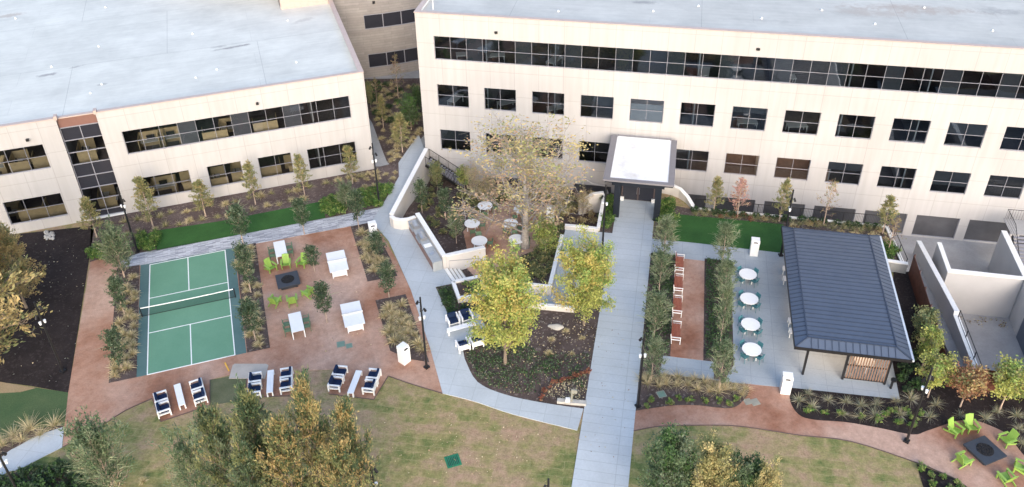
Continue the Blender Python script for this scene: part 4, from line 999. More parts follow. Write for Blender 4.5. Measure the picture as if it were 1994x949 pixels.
def along(u0, v0, u1, v1): a, b = at(u0, v0), at(u1, v1); d = b-a; return math.atan2(d.y, d.x)
dt = legtable('dining_table', .95, 2.2, .74, 'white', .08)
sg = sidechair('sage')
for (u, v), ra, lb in (((549, 500), along(541, 470, 551, 505), 'by the paver walk'), ((580, 644), along(566, 608, 578, 655), 'in front of the fire table')):
    p = at(u, v); p.z = .02; rz = 0.02
    p = p+Vector((0, .15, 0))
    place(dt, p, rz, 'white rectangular dining table on the gravel '+lb, 'white dining tables on the gravel')
    for sx, sn in ((-1, 'left'), (1, 'right')):
        for sy, dn_ in ((-.36, 'near'), (.36, 'far')):
            q = p+Vector((sx*.72, sy, 0)); place(sg, q, rz+(-math.pi/2 if sx > 0 else math.pi/2)+(math.pi if False else 0), 'sage chair, %s side, %s end of dining table %s' % (sn, dn_, lb), 'sage chairs at the dining tables')
pp = pingpong()
for (u, v), lb in (((660, 528), 'nearer the paver walk'), ((690, 632), 'nearer the litter bin and lawn')):
    p = at(u, v)+Vector((0, .35, .02)); place(pp, p, R(-1), 'white ping pong table with a low net, '+lb, 'ping pong tables on the gravel')

lc = lounge(); ct = legtable('coffee_table', .45, 2.2, .42, 'white', .09)
for pairs, tab, lb in ((([(317, 785), (320, 803)], [(388, 760), (389, 781)]), (352, 777), 'left of the concrete pad'), (([(500, 748), (497, 766)], [(562, 739), (557, 757)]), (528, 751), 'on the middle gravel bay'), (([(663, 735), (655, 753)], [(729, 740), (721, 760)]), (692, 752), 'on the right gravel bay')):
    a = sum((at(*q) for q in pairs[0]), Vector())/2; b = sum((at(*q) for q in pairs[1]), Vector())/2; a.z = b.z = .02
    mid_ = (a+b)/2; d = (b-a).normalized(); rz = math.atan2(d.y, d.x)
    perp = Vector((-d.y, d.x, 0))
    c = at(*tab); c.z = .02; place(ct, c, rz, 'long narrow white coffee table between lounge chairs '+lb, 'white coffee tables')
    for base, sgn, sn in ((a, 1, 'left'), (b, -1, 'right')):
        for o_, dn_ in ((.53, 'far'), (-.53, 'near')):
            q = base+perp*o_; place(lc, q, rz+(math.pi/2 if sgn > 0 else -math.pi/2), 'navy cushioned white armchair, %s one of the %s pair %s' % (dn_, sn, lb), 'lounge chairs with navy cushions')
pa = at(895, 627); pb = at(915, 676); c = at(899, 645)
for p in (pa, pb, c): p.z = .055
d = at(920, 637)-at(884, 647); d.z = 0; d.normalize(); rz = math.atan2(d.y, d.x)
place(ct, c, rz+math.pi/2, 'long narrow white coffee table on the paved bay beside the yellow tree', 'white coffee tables')
for base, q, dn_ in ((pa, rz, 'far'), (pb, rz+math.pi, 'near')):
    for o_, sn in ((-.53, 'path side'), (.53, 'tree side')):
        place(lc, base+d*o_, q, 'navy cushioned white armchair, %s of the %s pair beside the yellow tree' % (sn, dn_), 'lounge chairs with navy cushions')
bn = bin_()
for (u, v), z, rz, lb in (((788, 704), .02, .55, 'on the gravel beside the grass bed and tall lamp post'), ((728, 462), .05, 0, 'half hidden by a young tree beside the paver walk'), ((1467, 495), .045, PHI, 'at the edge of the turf behind the round tables'), ((1528, 762), .045, PHI, 'at the near edge of the pavilion plaza')):
    place(bn, at(u, v, z), rz, 'white square litter bin '+lb, 'white litter bins')
place(bn, atg(1072, 430), PHI, 'white square litter bin under the big bare tree in the sunken court', 'white litter bins')
be = bench()
for t_, lb in ((13.75, 'farthest from the camera, beside the cross walk'), (16.35, 'second from the far end of the row'), (19.05, 'third from the far end of the row'), (22.05, 'nearest the camera in the row')):
    place(be, F(25.42, t_, .065), PHI+math.pi/2, 'red wood bench with white frame, '+lb, 'red wood benches in a row')
rt = roundtable(); tc_ = sidechair('teal', 'cafe_chair')
for t_, lb in ((14.6, 'nearest the turf'), (17.65, 'second from the turf'), (20.6, 'third from the turf'), (23.3, 'nearest the walk bed')):
    p = F(30.8, t_, .045); place(rt, p, PHI+math.pi/4+.02, 'round white plaza table, '+lb, 'round white tables on the plaza')
    for k, nm in ((0, 'back right'), (1, 'back left'), (2, 'front left'), (3, 'front right')):
        a = PHI+math.pi/4+k*math.pi/2+rng.uniform(-.12, .12); q = p+Vector((math.cos(a), math.sin(a), 0))*.70
        place(tc_, q, face(q, p), 'teal chair at the %s of the round plaza table %s' % (nm, lb), 'teal chairs round the plaza tables')
for (u, v), lb, r0 in (((920, 449), 'at the left beside the holly', .8), ((934, 483), 'nearest the garden steps', .75), ((945, 414), 'farthest left, screened by golden leaves', .7), ((1015, 421), 'directly behind the big tree trunk', .9), ((994, 449), 'just left of the big tree trunk', .3), ((1006, 480), 'in front of the big tree trunk', .8)):
    p = atg(u, v); p.z += .06; place(rt, p, PHI+r0, 'round white table in the sunken gravel court, '+lb, 'round white tables in the sunken court')
    for k, nm in ((0, 'right'), (1, 'far'), (2, 'near')):
        a = PHI+r0-.78+k*(1.57 if k < 2 else -.8)+.3; q = p+Vector((math.cos(a), math.sin(a), 0))*.9; q.z = p.z
        place(sg, q, face(q, p), 'sage chair, %s side of the round garden table %s' % (nm, lb), 'sage chairs in the sunken court')
st_ = stool()
for (u, v), lb in (((1530, 531), 'farthest from the camera'), ((1531, 551), 'second from the far end'), ((1541, 633), 'third from the far end'), ((1543, 653), 'nearest the pavilion corner')):
    place(st_, at(u, v, .045), PHI, 'low white square seat along the pavilion edge, '+lb, 'low white seats along the pavilion')
pt = at(1684, 703, .78); pt.z = .045; place(rt, pt, PHI+.2, 'round white table under the pavilion lamp behind the slatted screen', 'round white tables on the plaza')
lp = lamp()
for (u, v), lb in (((831, 716), 'on the gravel beside the left patio path'), ((123, 724), 'standing in the bare dark planting ground at the left'), ((739, 400), 'in the green shrubs by the corner of the cream wing'), ((1765, 860), 'on the gravel path beside the pavilion bed'), ((1520, 498), 'at the corner of the turf behind the pavilion'),
                   ((268, 491), 'between shrubs at the end of the paver walk'), ((1242, 792), 'at the corner of the main walk and walk bed'), ((1173, 487), 'on the ramp landing beside the main walk'), ((58, 1003), 'rising past the lower left path'), ((744, 1048), 'half hidden by the orange trees at the bottom'), ((1066, 1078), 'mostly below the picture beside the main walk')):
    place(lp, at(u, v, .03), rng.uniform(0, 6), 'slim black lamp post '+lb, 'black lamp posts')
# net
NT = empty('court_net', (0, 0, .034), 0, 'dark mesh net with a white top tape across the green court', 'net')
for x in (-3.52, 3.52): MB().tube([(x, 0, 0), (x, 0, .90)], .045, 8).build('post', M['black'], NT)
netm, n_, l_, b_ = newmat('net_mesh'); n_.remove(b_)
tr = n_.new('ShaderNodeBsdfTransparent'); df = n_.new('ShaderNodeBsdfDiffuse'); df.inputs[0].default_value = (.02, .03, .03, 1); mx = n_.new('ShaderNodeMixShader')
v_ = coords(n_, l_, 0, (1, 1, 1)); t_ = n_.new('ShaderNodeTexChecker'); t_.inputs['Scale'].default_value = 40; l_.new(v_, t_.inputs[0]); mx.inputs[0].default_value = .30
l_.new(tr.outputs[0], mx.inputs[1]); l_.new(df.outputs[0], mx.inputs[2]); l_.new(mx.outputs[0], n_['Material Output'].inputs[0])
mb = MB()
for k in range(8):
    x = -3.47+k*.8675; x1 = x+.8675; z = lambda q: .86-.05*(1-(q/3.47)**2); mb.quad([(x, 0, .05), (x1, 0, .05), (x1, 0, z(x1)), (x, 0, z(x))])
mb.build('mesh', netm, NT)
mb = MB()
for k in range(8):
    x = -3.47+k*.8675; x1 = x+.8675; mb.hexa([(x, -.02, z(x)-.05), (x1, -.02, z(x1)-.05), (x1, .02, z(x1)-.05), (x, .02, z(x)-.05)], [(x, -.02, z(x)+.02), (x1, -.02, z(x1)+.02), (x1, .02, z(x1)+.02), (x, .02, z(x)+.02)])
mb.build('tape', M['line'], NT)
MB().box(-3.47, -.012, .03, 3.47, .012, .06).build('bottom_cord', M['black'], NT)
# grill counter
gd = (F(*gw[1])-F(*gw[0])); gl_ = gd.length; ga = math.atan2(gd.y, gd.x)
GC = empty('grill_counter', F(*gw[0], .055), ga, 'outdoor kitchen counter of grey concrete against the pale wall', 'counter')
MB().box(.45, -.98, 0, gl_+.05, -.2, .86).build('body', M['countface'], GC)
MB().box(.40, -1.03, .86, gl_+.12, -.19, .92).build('countertop', M['counter'], GC)
MB().box(gl_+.05, -1.03, 0, gl_+.12, -.19, .859).build('end_panel', M['counter'], GC)
def grill(x, lb):
    p = F(*gw[0], .98)+Vector((math.cos(ga), math.sin(ga), 0))*x
    g_ = empty('gas_grill', p, ga, lb, 'grill', 'stainless gas grills in the counter')
    mb = MB(); prof = [(-.95, 0), (-.95, .14), (-.88, .26), (-.72, .32), (-.50, .30), (-.38, .18), (-.36, 0)]
    mb.hexa([(-.48, y, z) for y, z in prof], [(.48, y, z) for y, z in prof]); mb.build('hood', M['stainless'], g_)
    MB().tube([(-.4, -1.0, .12), (.4, -1.0, .12)], .02, 6).build('handle', M['stainless'], g_)
    MB().box(-.5, -1.1, -.22, .5, -.98, -.06).build('control_panel', M['stainless'], g_)
grill(1.35, 'stainless gas grill nearest the curved wall'); grill(3.2, 'stainless gas grill in the middle of the counter')
SK = empty('counter_sink', GC.location+Vector((math.cos(ga), math.sin(ga), 0))*5.6+Vector((-math.sin(ga)*-.6, math.cos(ga)*-.6, .92)), ga, 'small stainless sink set into the near end of the counter', 'sink')
MB().box(-.25, -.2, 0, .25, .2, .012).build('basin', M['stainless'], SK)
MB().tube([(.0, .17, 0), (0, .17, .28), (0, .05, .33), (0, 0, .26)], .018, 6).build('tap', M['stainless'], SK)
TR = empty('serving_tray', GC.location+Vector((math.cos(ga), math.sin(ga), 0))*4.45+Vector((math.sin(ga)*.6, -math.cos(ga)*.6, .925)), ga, 'white cutting board lying on the counter between grill and sink', 'board')
MB().box(-.24, -.33, 0, .24, .3, .03).build('board', M['white'], TR)
# lids, drain, sign block, boulder, tape
for (u, v), sz, m, lb, cat, z in (((664, 671), .55, 'lid', 'larger green square valve lid flush in the gravel', 'valve lid', .03), ((680, 674), .42, 'lid', 'smaller green square valve lid flush in the gravel', 'valve lid', .03), ((1288, 769), .5, 'lid', 'green square valve lid in the bed beside the main walk', 'valve lid', .06),
                                  ((1456, 783), .42, 'lid_grey', 'smaller grey valve lid on the gravel path by the bin', 'valve lid', .04), ((1470, 784), .48, 'lid_grey', 'larger grey valve lid on the gravel path by the bin', 'valve lid', .04), ((882, 898), .85, 'drain', 'green square drain grate in the dry lawn', 'drain grate', .02),
                                  ((586, 737), .45, 'lid', 'pale round valve lid on the lawn beside the middle chairs', 'valve lid', .02)):
    p = at(u, v); t = empty('drain_grate' if 'drain' in cat else 'valve_lid', (p.x, p.y, z-.02), rng.uniform(-.1, .1), lb, cat)
    MB().box(-sz/2, -sz/2, 0, sz/2, sz/2, .03).build('cover', M[m], t)
    mb = MB(); h = sz/2
    mb.box(-h-.05, -h-.05, 0, h+.05, -h-.005, .022); mb.box(-h-.05, h+.005, 0, h+.05, h+.05, .022); mb.box(-h-.05, -h-.005, 0, -h-.005, h+.005, .022); mb.box(h+.005, -h-.005, 0, h+.05, h+.005, .022); mb.build('rim', M['lid_grey'] if m != 'drain' else M['drain'], t)
    if m == 'drain':
        mb = MB()
        for k in range(7): x = -h+.1+k*(sz-.2)/6; mb.box(x-.02, -h+.08, .03, x+.02, h-.08, .036)
        mb.build('slots', M['black'], t)
p = at(1113, 786); SG = empty('meter_post', (p.x, p.y, .03), PHI+.05, 'pale concrete block with a short grey post and box in the tree bed', 'utility post')
MB().box(-1.0, -.18, 0, 1.0, .18, .22).build('block', M['stone'], SG, bevel=.02)
MB().tube([(0, 0, .2), (0, 0, 1.35)], .06, 8).build('post', M['lid_grey'], SG); MB().box(0, -.06, 1.0, .36, .06, 1.33).build('box', M['lid_grey'], SG); MB().box(-.42, -.16, .22, -.1, .14, .40).build('footing', M['cap'], SG)
def boulder(u, v, r, lb):
    me = bpy.data.meshes.new('boulder'); bm = bmesh.new(); bmesh.ops.create_icosphere(bm, subdivisions=3, radius=1); rr = random.Random(int(u))
    for vv in bm.verts:
        k = 1+.12*math.sin(vv.co.x*3.1+rr.random()*.2)+.1*math.sin(vv.co.y*4.3+1); vv.co = Vector((vv.co.x*r*1.35*k, vv.co.y*r*.75*k, max(-.1, vv.co.z*r*.45*k)))
    bm.to_mesh(me); bm.free(); me.materials.append(M['stone']); me.polygons.foreach_set('use_smooth', [True]*len(me.polygons))
    o = bpy.data.objects.new('boulder', me); COL.objects.link(o); o.location = at(u, v, .05); o.rotation_euler = (0, 0, PHI); tag(o, lb, 'boulder')
boulder(1082, 637, .44, 'flat pale boulder in the mulch between the two yellow trees')
mb = MB(); a = at(438, 707, .03); b = at(446, 723, .03); mb.beam(a+Vector((0, 0, .02)), b+Vector((0, 0, .02)), .1, .03); tag(mb.build('yellow_strip', M['yellow']), 'short yellow strip lying on the gravel beside the concrete pad', 'strip')
p = at(1734, 757); SP = empty('drinking_fountain', (p.x, p.y, .045), PHI, 'dark hydrant like drinking fountain by the pavilion corner post', 'fountain')
MB().tube([(0, 0, 0), (0, 0, .9)], .09, 8).build('stem', M['black'], SP); MB().disc((0, -.12), .2, .85, .97, 14).build('bowl', M['black'], SP)
rk = MB(); rr = random.Random(3)
for k in range(70):
    p = at(96+rr.uniform(-9, 9), 459+rr.uniform(-8, 8), .03); s = rr.uniform(.06, .12); rk.hexa([(p.x-s, p.y-s*.7, .02), (p.x+s*.8, p.y-s, .02), (p.x+s, p.y+s*.8, .02), (p.x-s*.6, p.y+s, .02)], [(p.x-s*.5, p.y-s*.4, .03+s), (p.x+s*.5, p.y-s*.5, .03+s*.8), (p.x+s*.4, p.y+s*.5, .03+s), (p.x-s*.4, p.y+s*.5, .03+s*.8)])
tag(rk.build('splash_rocks', M['stone']), 'patch of pale splash rocks at the foot of the cream wing', 'rocks', kind='stuff')

# ------------------------------------------------------------------ plants
def leafmesh(name, c, size, mi, mats, seed, flat=0.0, ribbons=None, aspect=.55, adir=None, follow=0.0):
    """c: Nx3 leaf centres, each a small rhombus facing its own way; ribbons: list of (points, width, material)"""
    g = np.random.default_rng(seed); n = len(c)
    a = g.normal(size=(n, 3))
    if adir is not None: a = a*(1-follow)+adir*follow*2
    a /= np.linalg.norm(a, axis=1)[:, None]
    b = g.normal(size=(n, 3)); b[:, 2] *= (1-flat); b -= a*(a*b).sum(1)[:, None]; b /= np.linalg.norm(b, axis=1)[:, None]+1e-9
    s = (size*g.uniform(.65, 1.35, n))[:, None]
    V = np.stack([c-a*s*.6, c-b*s*aspect*.6, c+a*s*.6, c+b*s*aspect*.6], 1).reshape(-1, 3)
    Fq = np.arange(4*n).reshape(n, 4); MI = np.asarray(mi, int)
    extraV = []; extraF = []; extraM = []; base = 4*n
    for pts, wd, m in (ribbons or []):
        k = len(pts); d = pts[-1]-pts[0]; side = np.cross(d, g.normal(size=3)); side /= np.linalg.norm(side)+1e-9
        for i, p in enumerate(pts):
            ww = wd*(1-.8*i/(k-1))*.5; extraV += [p-side*ww, p+side*ww]
        for i in range(k-1): extraF.append((base+2*i, base+2*i+1, base+2*i+3, base+2*i+2)); extraM.append(m)
        base += 2*k
    if extraV:
        V = np.vstack([V, np.array(extraV)]); Fq = np.vstack([Fq, np.array(extraF)]); MI = np.concatenate([MI, np.array(extraM)])
    me = bpy.data.meshes.new(name); me.vertices.add(len(V)); me.vertices.foreach_set('co', V.astype(np.float32).ravel())
    nf = len(Fq); me.loops.add(4*nf); me.loops.foreach_set('vertex_index', Fq.astype(np.int32).ravel())
    me.polygons.add(nf); me.polygons.foreach_set('loop_start', np.arange(0, 4*nf, 4, dtype=np.int32)); me.polygons.foreach_set('loop_total', np.full(nf, 4, np.int32))
    for m in mats: me.materials.append(m)
    me.polygons.foreach_set('material_index', MI.astype(np.int32)); me.update(calc_edges=True); me.validate(); return me
SPEC = {  # height, trunk share, crown radius share, limbs, limb angle, twigs per limb, leaves per twig, leaf size, spread, outline, leaf colours and shares, bark, trunk radius, long shoots
 'cyp': dict(H=5, tf=.20, rf=.17, limbs=36, el=30, tw=6, lv=9, ls=.15, sg=.07, prof='cone', mats=('cy1', 'cy2', 'cy3'), wt=(.45, .4, .15), bark='bark_tan', tr=.05, sh=0, fe=1),
 'cyp_bare': dict(H=5, tf=.22, rf=.19, limbs=26, el=32, tw=4, lv=4, ls=.14, sg=.07, prof='cone', mats=('brn', 'cy2', 'cy3'), wt=(.5, .25, .25), bark='bark_tan', tr=.05, sh=0, fe=1),
 'pink': dict(H=4.5, tf=.18, rf=.20, limbs=30, el=30, tw=5, lv=7, ls=.14, sg=.07, prof='cone', mats=('pk1', 'or3', 'co1'), wt=(.6, .15, .25), bark='bark_tan', tr=.05, sh=0, fe=1),
 'evr': dict(H=3.7, tf=.24, rf=.21, limbs=32, el=34, tw=7, lv=11, ls=.115, sg=.09, prof='tear', mats=('dk1', 'dk2', 'dk3', 'wi1'), wt=(.34, .42, .24, 0), bark='bark_tan', tr=.045, sh=34),
 'wis': dict(H=4.6, tf=.14, rf=.21, limbs=34, el=44, tw=7, lv=10, ls=.15, sg=.08, prof='tear', mats=('wi2', 'wi3', 'dk2', 'wi1'), wt=(.40, .36, .24, 0), bark='bark_tan', tr=.05, sh=150, fe=1),
 'yel': dict(H=9, tf=.14, rf=.40, limbs=34, el=32, tw=14, lv=46, ls=.18, sg=.26, prof='dome', mats=('ye1', 'ye2', 'ye3'), wt=(.44, .40, .16), bark='bark', tr=.16, sh=0, top=2),
 'cot': dict(H=12.4, tf=.10, rf=.46, limbs=34, el=56, tw=22, lv=17, ls=.14, sg=.20, prof='dome', mats=('co1', 'co2', 'co3'), wt=(.30, .34, .36), bark='bark_pale', tr=.22, sh=0, bare=.46, thin=.6),
 'aut': dict(H=11.5, tf=.06, rf=.24, limbs=50, el=46, tw=13, lv=20, ls=.20, sg=.13, prof='cone', mats=('or2', 'dk2', 'or1', 'cy2'), wt=(.22, .32, .12, .34), bark='bark', tr=.14, sh=0, top=2, fe=1, loose=1),
 'autg': dict(H=11, tf=.06, rf=.24, limbs=50, el=46, tw=13, lv=20, ls=.20, sg=.13, prof='cone', mats=('dk2', 'dk3', 'cy2', 'or2'), wt=(.42, .22, .28, .08), bark='bark', tr=.14, sh=0, fe=1, loose=1),
 'gold': dict(H=10, tf=.08, rf=.34, limbs=46, el=14, tw=13, lv=26, ls=.21, sg=.12, prof='cone', mats=('or1', 'cy3', 'cy2', 'or2'), wt=(.30, .28, .24, .18), bark='bark', tr=.15, sh=0, top=0, fe=1),
 'oak': dict(H=3.4, tf=.36, rf=.34, limbs=26, el=35, tw=8, lv=16, ls=.13, sg=.13, prof='dome', mats=('or3', 'or1', 'brn', 'cy2'), wt=(.40, .30, .15, .15), bark='bark_tan', tr=.05, sh=0),
 'lim': dict(H=3.6, tf=.30, rf=.34, limbs=28, el=38, tw=8, lv=17, ls=.13, sg=.13, prof='dome', mats=('ye1', 'ye2', 'cy2', 'or2'), wt=(.30, .32, .23, .15), bark='bark_tan', tr=.05, sh=0),
 'olive': dict(H=3.6, tf=.12, rf=.36, limbs=28, el=40, tw=8, lv=15, ls=.14, sg=.13, prof='dome', mats=('cy2', 'wi2', 'tan3', 'cy1'), wt=(.34, .30, .2, .16), bark='bark_tan', tr=.05, sh=14),
 'grn': dict(H=4, tf=.12, rf=.30, limbs=30, el=40, tw=8, lv=14, ls=.14, sg=.13, prof='dome', mats=('gr3', 'dk2', 'wi2', 'gr1'), wt=(.35, .25, .25, .15), bark='bark_tan', tr=.05, sh=0),
 'leafy': dict(H=10, tf=.06, rf=.34, limbs=36, el=40, tw=12, lv=34, ls=.20, sg=.24, prof='dome', mats=('dk2', 'gr3', 'wi2', 'dk3'), wt=(.34, .24, .24, .18), bark='bark', tr=.14, sh=0),
 'leafy_gold': dict(H=10, tf=.06, rf=.34, limbs=36, el=44, tw=12, lv=30, ls=.20, sg=.22, prof='dome', mats=('co2', 'cy1', 'or2', 'cy2'), wt=(.34, .28, .18, .20), bark='bark', tr=.14, sh=0),
 'big_wis': dict(H=6, tf=.06, rf=.32, limbs=44, el=42, tw=10, lv=15, ls=.19, sg=.12, prof='tear', mats=('wi2', 'wi3', 'dk2', 'wi1'), wt=(.42, .34, .24, 0), bark='bark_tan', tr=.09, sh=380, fe=1),
}
def profile(kind, h):
    if kind == 'cone': return max(.05, (1-h)**.75*min(1, .55+h*2.2))
    if kind == 'tear': return max(.08, math.sin(math.pi*min(1, (h*.9+.10))**.72)**.8) if h < 1 else .05
    if kind == 'col': return max(.15, (1-h*.75)*min(1, .6+h*2.5))
    return max(.10, math.sqrt(max(0, 1-(2*h-.85)**2/1.35)))
def tree_data(kind, seed):
    S = SPEC[kind]; r = random.Random(seed); g = np.random.default_rng(seed)
    H, tf = S['H'], S['tf']; Rm = S['rf']*H; wood = MB()
    lean = (r.uniform(-.03, .03)*H, r.uniform(-.03, .03)*H)
    def trunk_at(z): q = z/H; return np.array([lean[0]*q*q+.012*H*math.sin(q*5+seed)*q, lean[1]*q*q+.012*H*math.cos(q*4+seed)*q, z])
    tp = [trunk_at(H*k/8*.96) for k in range(9)]; wood.tube(tp, [S['tr']*(1.25 if k == 0 else 1)*(1-k/8*.86) for k in range(9)], 7, cap=False)
    C = []; MI = []; rib = []; AD = []; nm = len(S['mats']); wt = np.array(S['wt'])/sum(S['wt'])
    for i in range(S['limbs']):
        q = (i+.5)/S['limbs']; hz = tf+(1-tf)*(q**.85)*.95
        az = i*2.39996+r.uniform(-.35, .35); hh = (hz-tf)/(1-tf)
        rad = Rm*profile(S['prof'], hh)*(r.uniform(.40, 1.35) if S.get('loose') else r.uniform(.62, 1.12)); ml = int(g.choice(nm, p=wt))
        el = R(S['el']+r.uniform(-10, 10)+(22*hh if S['prof'] != 'cone' else 10*hh))
        b0 = trunk_at(H*hz*.9); d = np.array([math.cos(az)*math.cos(el), math.sin(az)*math.cos(el), math.sin(el)]); ln = rad/max(.35, math.cos(el))
        if S['prof'] == 'dome': ln = min(ln, rad*1.25)
        pts = [b0]; 
        for k in range(1, 5): pts.append(b0+d*ln*k/4+np.array([0, 0, (.10 if S['prof'] != 'cone' else -.06)*ln*(k/4)**2])+g.normal(size=3)*ln*.03)
        tr = S['tr']*(1-hz*.7)*(.55 if H > 7 else .4)*S.get('thin', 1); wood.tube(pts, [tr, tr*.8, tr*.6, tr*.4, tr*.15], 5, cap=False)
        bare = S.get('bare', 0)
        for j in range(S['tw']):
            f = .22+.80*(j+r.random())/S['tw']; f = min(f, 1.02); x = f*4; k = min(3, int(x)); s0 = pts[k]+(pts[k+1]-pts[k])*(x-k)
            fe = S.get('fe', 0); td = (d*.7+g.normal(size=3)*.45+np.array([0, 0, .45])) if fe else (d*.6+g.normal(size=3)*.75+np.array([0, 0, .25])); td /= np.linalg.norm(td); tl = Rm*(.36 if fe else .24)*r.uniform(.5, 1.15)*(1.1-.4*hh)
            s1 = s0+td*tl
            if H > 4.2 or j % 2 == 0: wood.tube([s0, (s0+s1)/2+g.normal(size=3)*tl*.06, s1], [tr*.35, tr*.25, tr*.1], 3, cap=False)
            if r.random() < bare*(.35+1.2*hh): continue
            m = ml if r.random() < .65 else int(g.choice(nm, p=wt))
            if 'top' in S and hh > .40 and r.random() < (.25 if S.get('loose') else .32): m = S['top']
            nl = max(1, int(S['lv']*r.uniform(.5, 1.5)))
            cc = s0+(s1-s0)*g.uniform(.25, 1.1, (nl, 1))+g.normal(size=(nl, 3))*S['sg']*np.array([1, 1, .8])
            C.append(cc); AD.append(np.repeat(td[None], nl, 0)); mm = np.full(nl, m); sw = g.random(nl) < .22; mm[sw] = g.choice(nm, size=int(sw.sum()), p=wt); MI.append(mm)
    for k in range(S['sh']):
        az = r.uniform(0, 6.28); z0 = H*r.uniform(max(tf+.15, .35 if S['sh'] > 40 else .6), .93); el = R(r.uniform(35, 82)); ln = H*r.uniform(.10, .20 if S['sh'] > 40 else .26)
        hh = (z0/H-tf)/(1-tf); b0 = trunk_at(z0)+np.array([math.cos(az), math.sin(az), 0])*Rm*profile(S['prof'], hh)*r.uniform(.2, .75)
        d = np.array([math.cos(az)*math.cos(el), math.sin(az)*math.cos(el), math.sin(el)])
        pts = [b0+d*ln*t+np.array([math.cos(az)*.25*ln, math.sin(az)*.25*ln, -.32*ln])*t*t for t in (0, .33, .66, 1)]
        rib.append((pts, .045 if H < 5.5 else .05, 3 if r.random() < .75 else 1))
    C = np.vstack(C); MI = np.concatenate(MI); C[:, 2] = np.maximum(C[:, 2], .12*H*.5)
    crown = leafmesh(kind+'_crown', C, S['ls'], MI, [L[m] for m in S['mats']], seed+1, ribbons=rib, adir=np.vstack(AD), follow=.6 if S.get('fe') else 0, aspect=.34 if S.get('fe') else .55)
    tmp = wood.build('trunk', M[S['bark']], smooth=True); tm = tmp.data; bpy.data.objects.remove(tmp)
    return tm, crown, float(np.percentile(C[:, 2], 99.3)), float(np.percentile(np.hypot(C[:, 0], C[:, 1]), 96))
TC = {}
WK = {'evr': .94, 'wis': 1.0, 'big_wis': .82, 'aut': .74, 'autg': .74, 'leafy': .85, 'leafy_gold': .80, 'yel': .86, 'lim': .85, 'oak': .82, 'olive': .82, 'cyp': .9}   # crowns thin out towards their edge
def tree(name, kind, base, top_v, width_px, label, seed=0, group=None, cat='tree', h=None):
    key = (kind, seed % 3)
    if key not in TC: TC[key] = tree_data(kind, 11+seed % 3*7+len(kind)*3)
    tm, cm, H, Rm = TC[key]
    h = h or rise(base, top_v); k = h/H; wr = (width_px*WK.get(kind, 1)/ppm((base[0], base[1], base[2]+h*.6))/2)/Rm
    wr = min(max(wr, k*.45), k*2.2)
    t = empty(name, base, seed*1.7+rng.uniform(0, .5), label, cat, group, scale=(wr, wr, k))
    for nm_, me in (('trunk', tm), ('crown', cm)):
        o = bpy.data.objects.new(nm_, me); COL.objects.link(o); kid(o, t)
    return t
for i, (b, tv, wp, lb) in enumerate((((189, 463), 388, 46, 'beside the dark stair bay of the cream wing'), ((299, 444), 346, 44, 'in front of the left lower window of the cream wing'), ((401, 422), 352, 46, 'between the first two lower windows of the cream wing'), ((498, 399), 316, 38, 'by the middle lower windows of the cream wing'), ((594, 384), 303, 34, 'left of the last lower window of the cream wing'), ((687, 358), 284, 36, 'nearest the right corner of the cream wing'))):
    tree('young_cypress', 'cyp', at(*b), tv, wp, 'slender young tree '+lb, i, 'young trees along the cream wing')
for i, (b, tv, wp, kd, lb) in enumerate((((1389, 416), 347, 38, 'cyp', 'slender yellow green young tree first right of the entry'), ((1435, 424), 350, 40, 'pink', 'slim pink leaved young tree in the bed behind the turf'), ((1517, 432), 350, 36, 'cyp', 'slender yellow green young tree beside the far plaza lamp post'), ((1603, 440), 353, 44, 'cyp_bare', 'thin brown half bare young tree above the pavilion roof'), ((1718, 455), 384, 40, 'cyp', 'slender yellow green young tree behind the far pavilion corner'), ((1728, 492), 425, 38, 'cyp_bare', 'tan bushy half bare tree at the corner of the pavilion roof'))):
    tree('young_tree', kd, at(*b), tv, wp, lb, i)
for i, (b, tv, wp, kd, lb) in enumerate((((747, 251), 188, 26, 'cyp', 'slender yellow green tree in the left of the gap between the buildings'), ((784, 297), 221, 38, 'cyp', 'yellow green tree nearest the path in the gap between the buildings'), ((776, 196), 108, 34, 'cyp_bare', 'tall bare brown tree in front of the stone building'), ((722, 210), 160, 18, 'olive', 'pale green tree hugging the wall of the cream wing in the gap'), ((801, 253), 186, 40, 'grn', 'mid green bushy tree in the right of the gap between the buildings'), ((814, 222), 168, 26, 'grn', 'dark green tree against the long block in the gap'), ((734, 200), 152, 20, 'cyp_bare', 'thin brown tree at the far left of the gap'))):
    tree('gap_tree', kd, at(*b), tv, wp, lb, i)
ev = [((474, 478), 400, 46, 'by the turf strip left of the far dining table'), ((593, 457), 388, 38, 'between the turf strip and the gravel terrace'), ((699, 446), 372, 34, 'in front of the bright shrubs near the patio'), ((737, 506), 452, 38, 'in front of the white bin by the patio'), ((613, 530), 480, 32, 'on the gravel beside the lime chairs'), ((637, 629), 552, 38, 'standing alone in the gravel by the near dining table'),
      ((758, 580), 514, 42, 'between the two grass beds beside the patio'), ((489, 570), 478, 44, 'in the far half of the bed right of the green court'), ((498, 664), 588, 46, 'in the near half of the bed right of the green court'), ((245, 618), 540, 38, 'in the far half of the bed left of the green court'), ((239, 720), 644, 44, 'in the near half of the bed left of the green court')]
for i, (b, tv, wp, lb) in enumerate(ev): tree('young_evergreen', 'evr', at(*b), tv, wp, 'wispy topped evergreen '+lb, i, 'small evergreen trees')
tree('willow_shrub_tree', 'big_wis', at(243, 540), 440, 78, 'broad olive willowy tree at the end of the paver walk beside the lamp post', 2)
tree('willow_shrub_tree', 'big_wis', at(676, 408), 355, 44, 'grey green willowy bush among bright shrubs by the cream wing', 1)
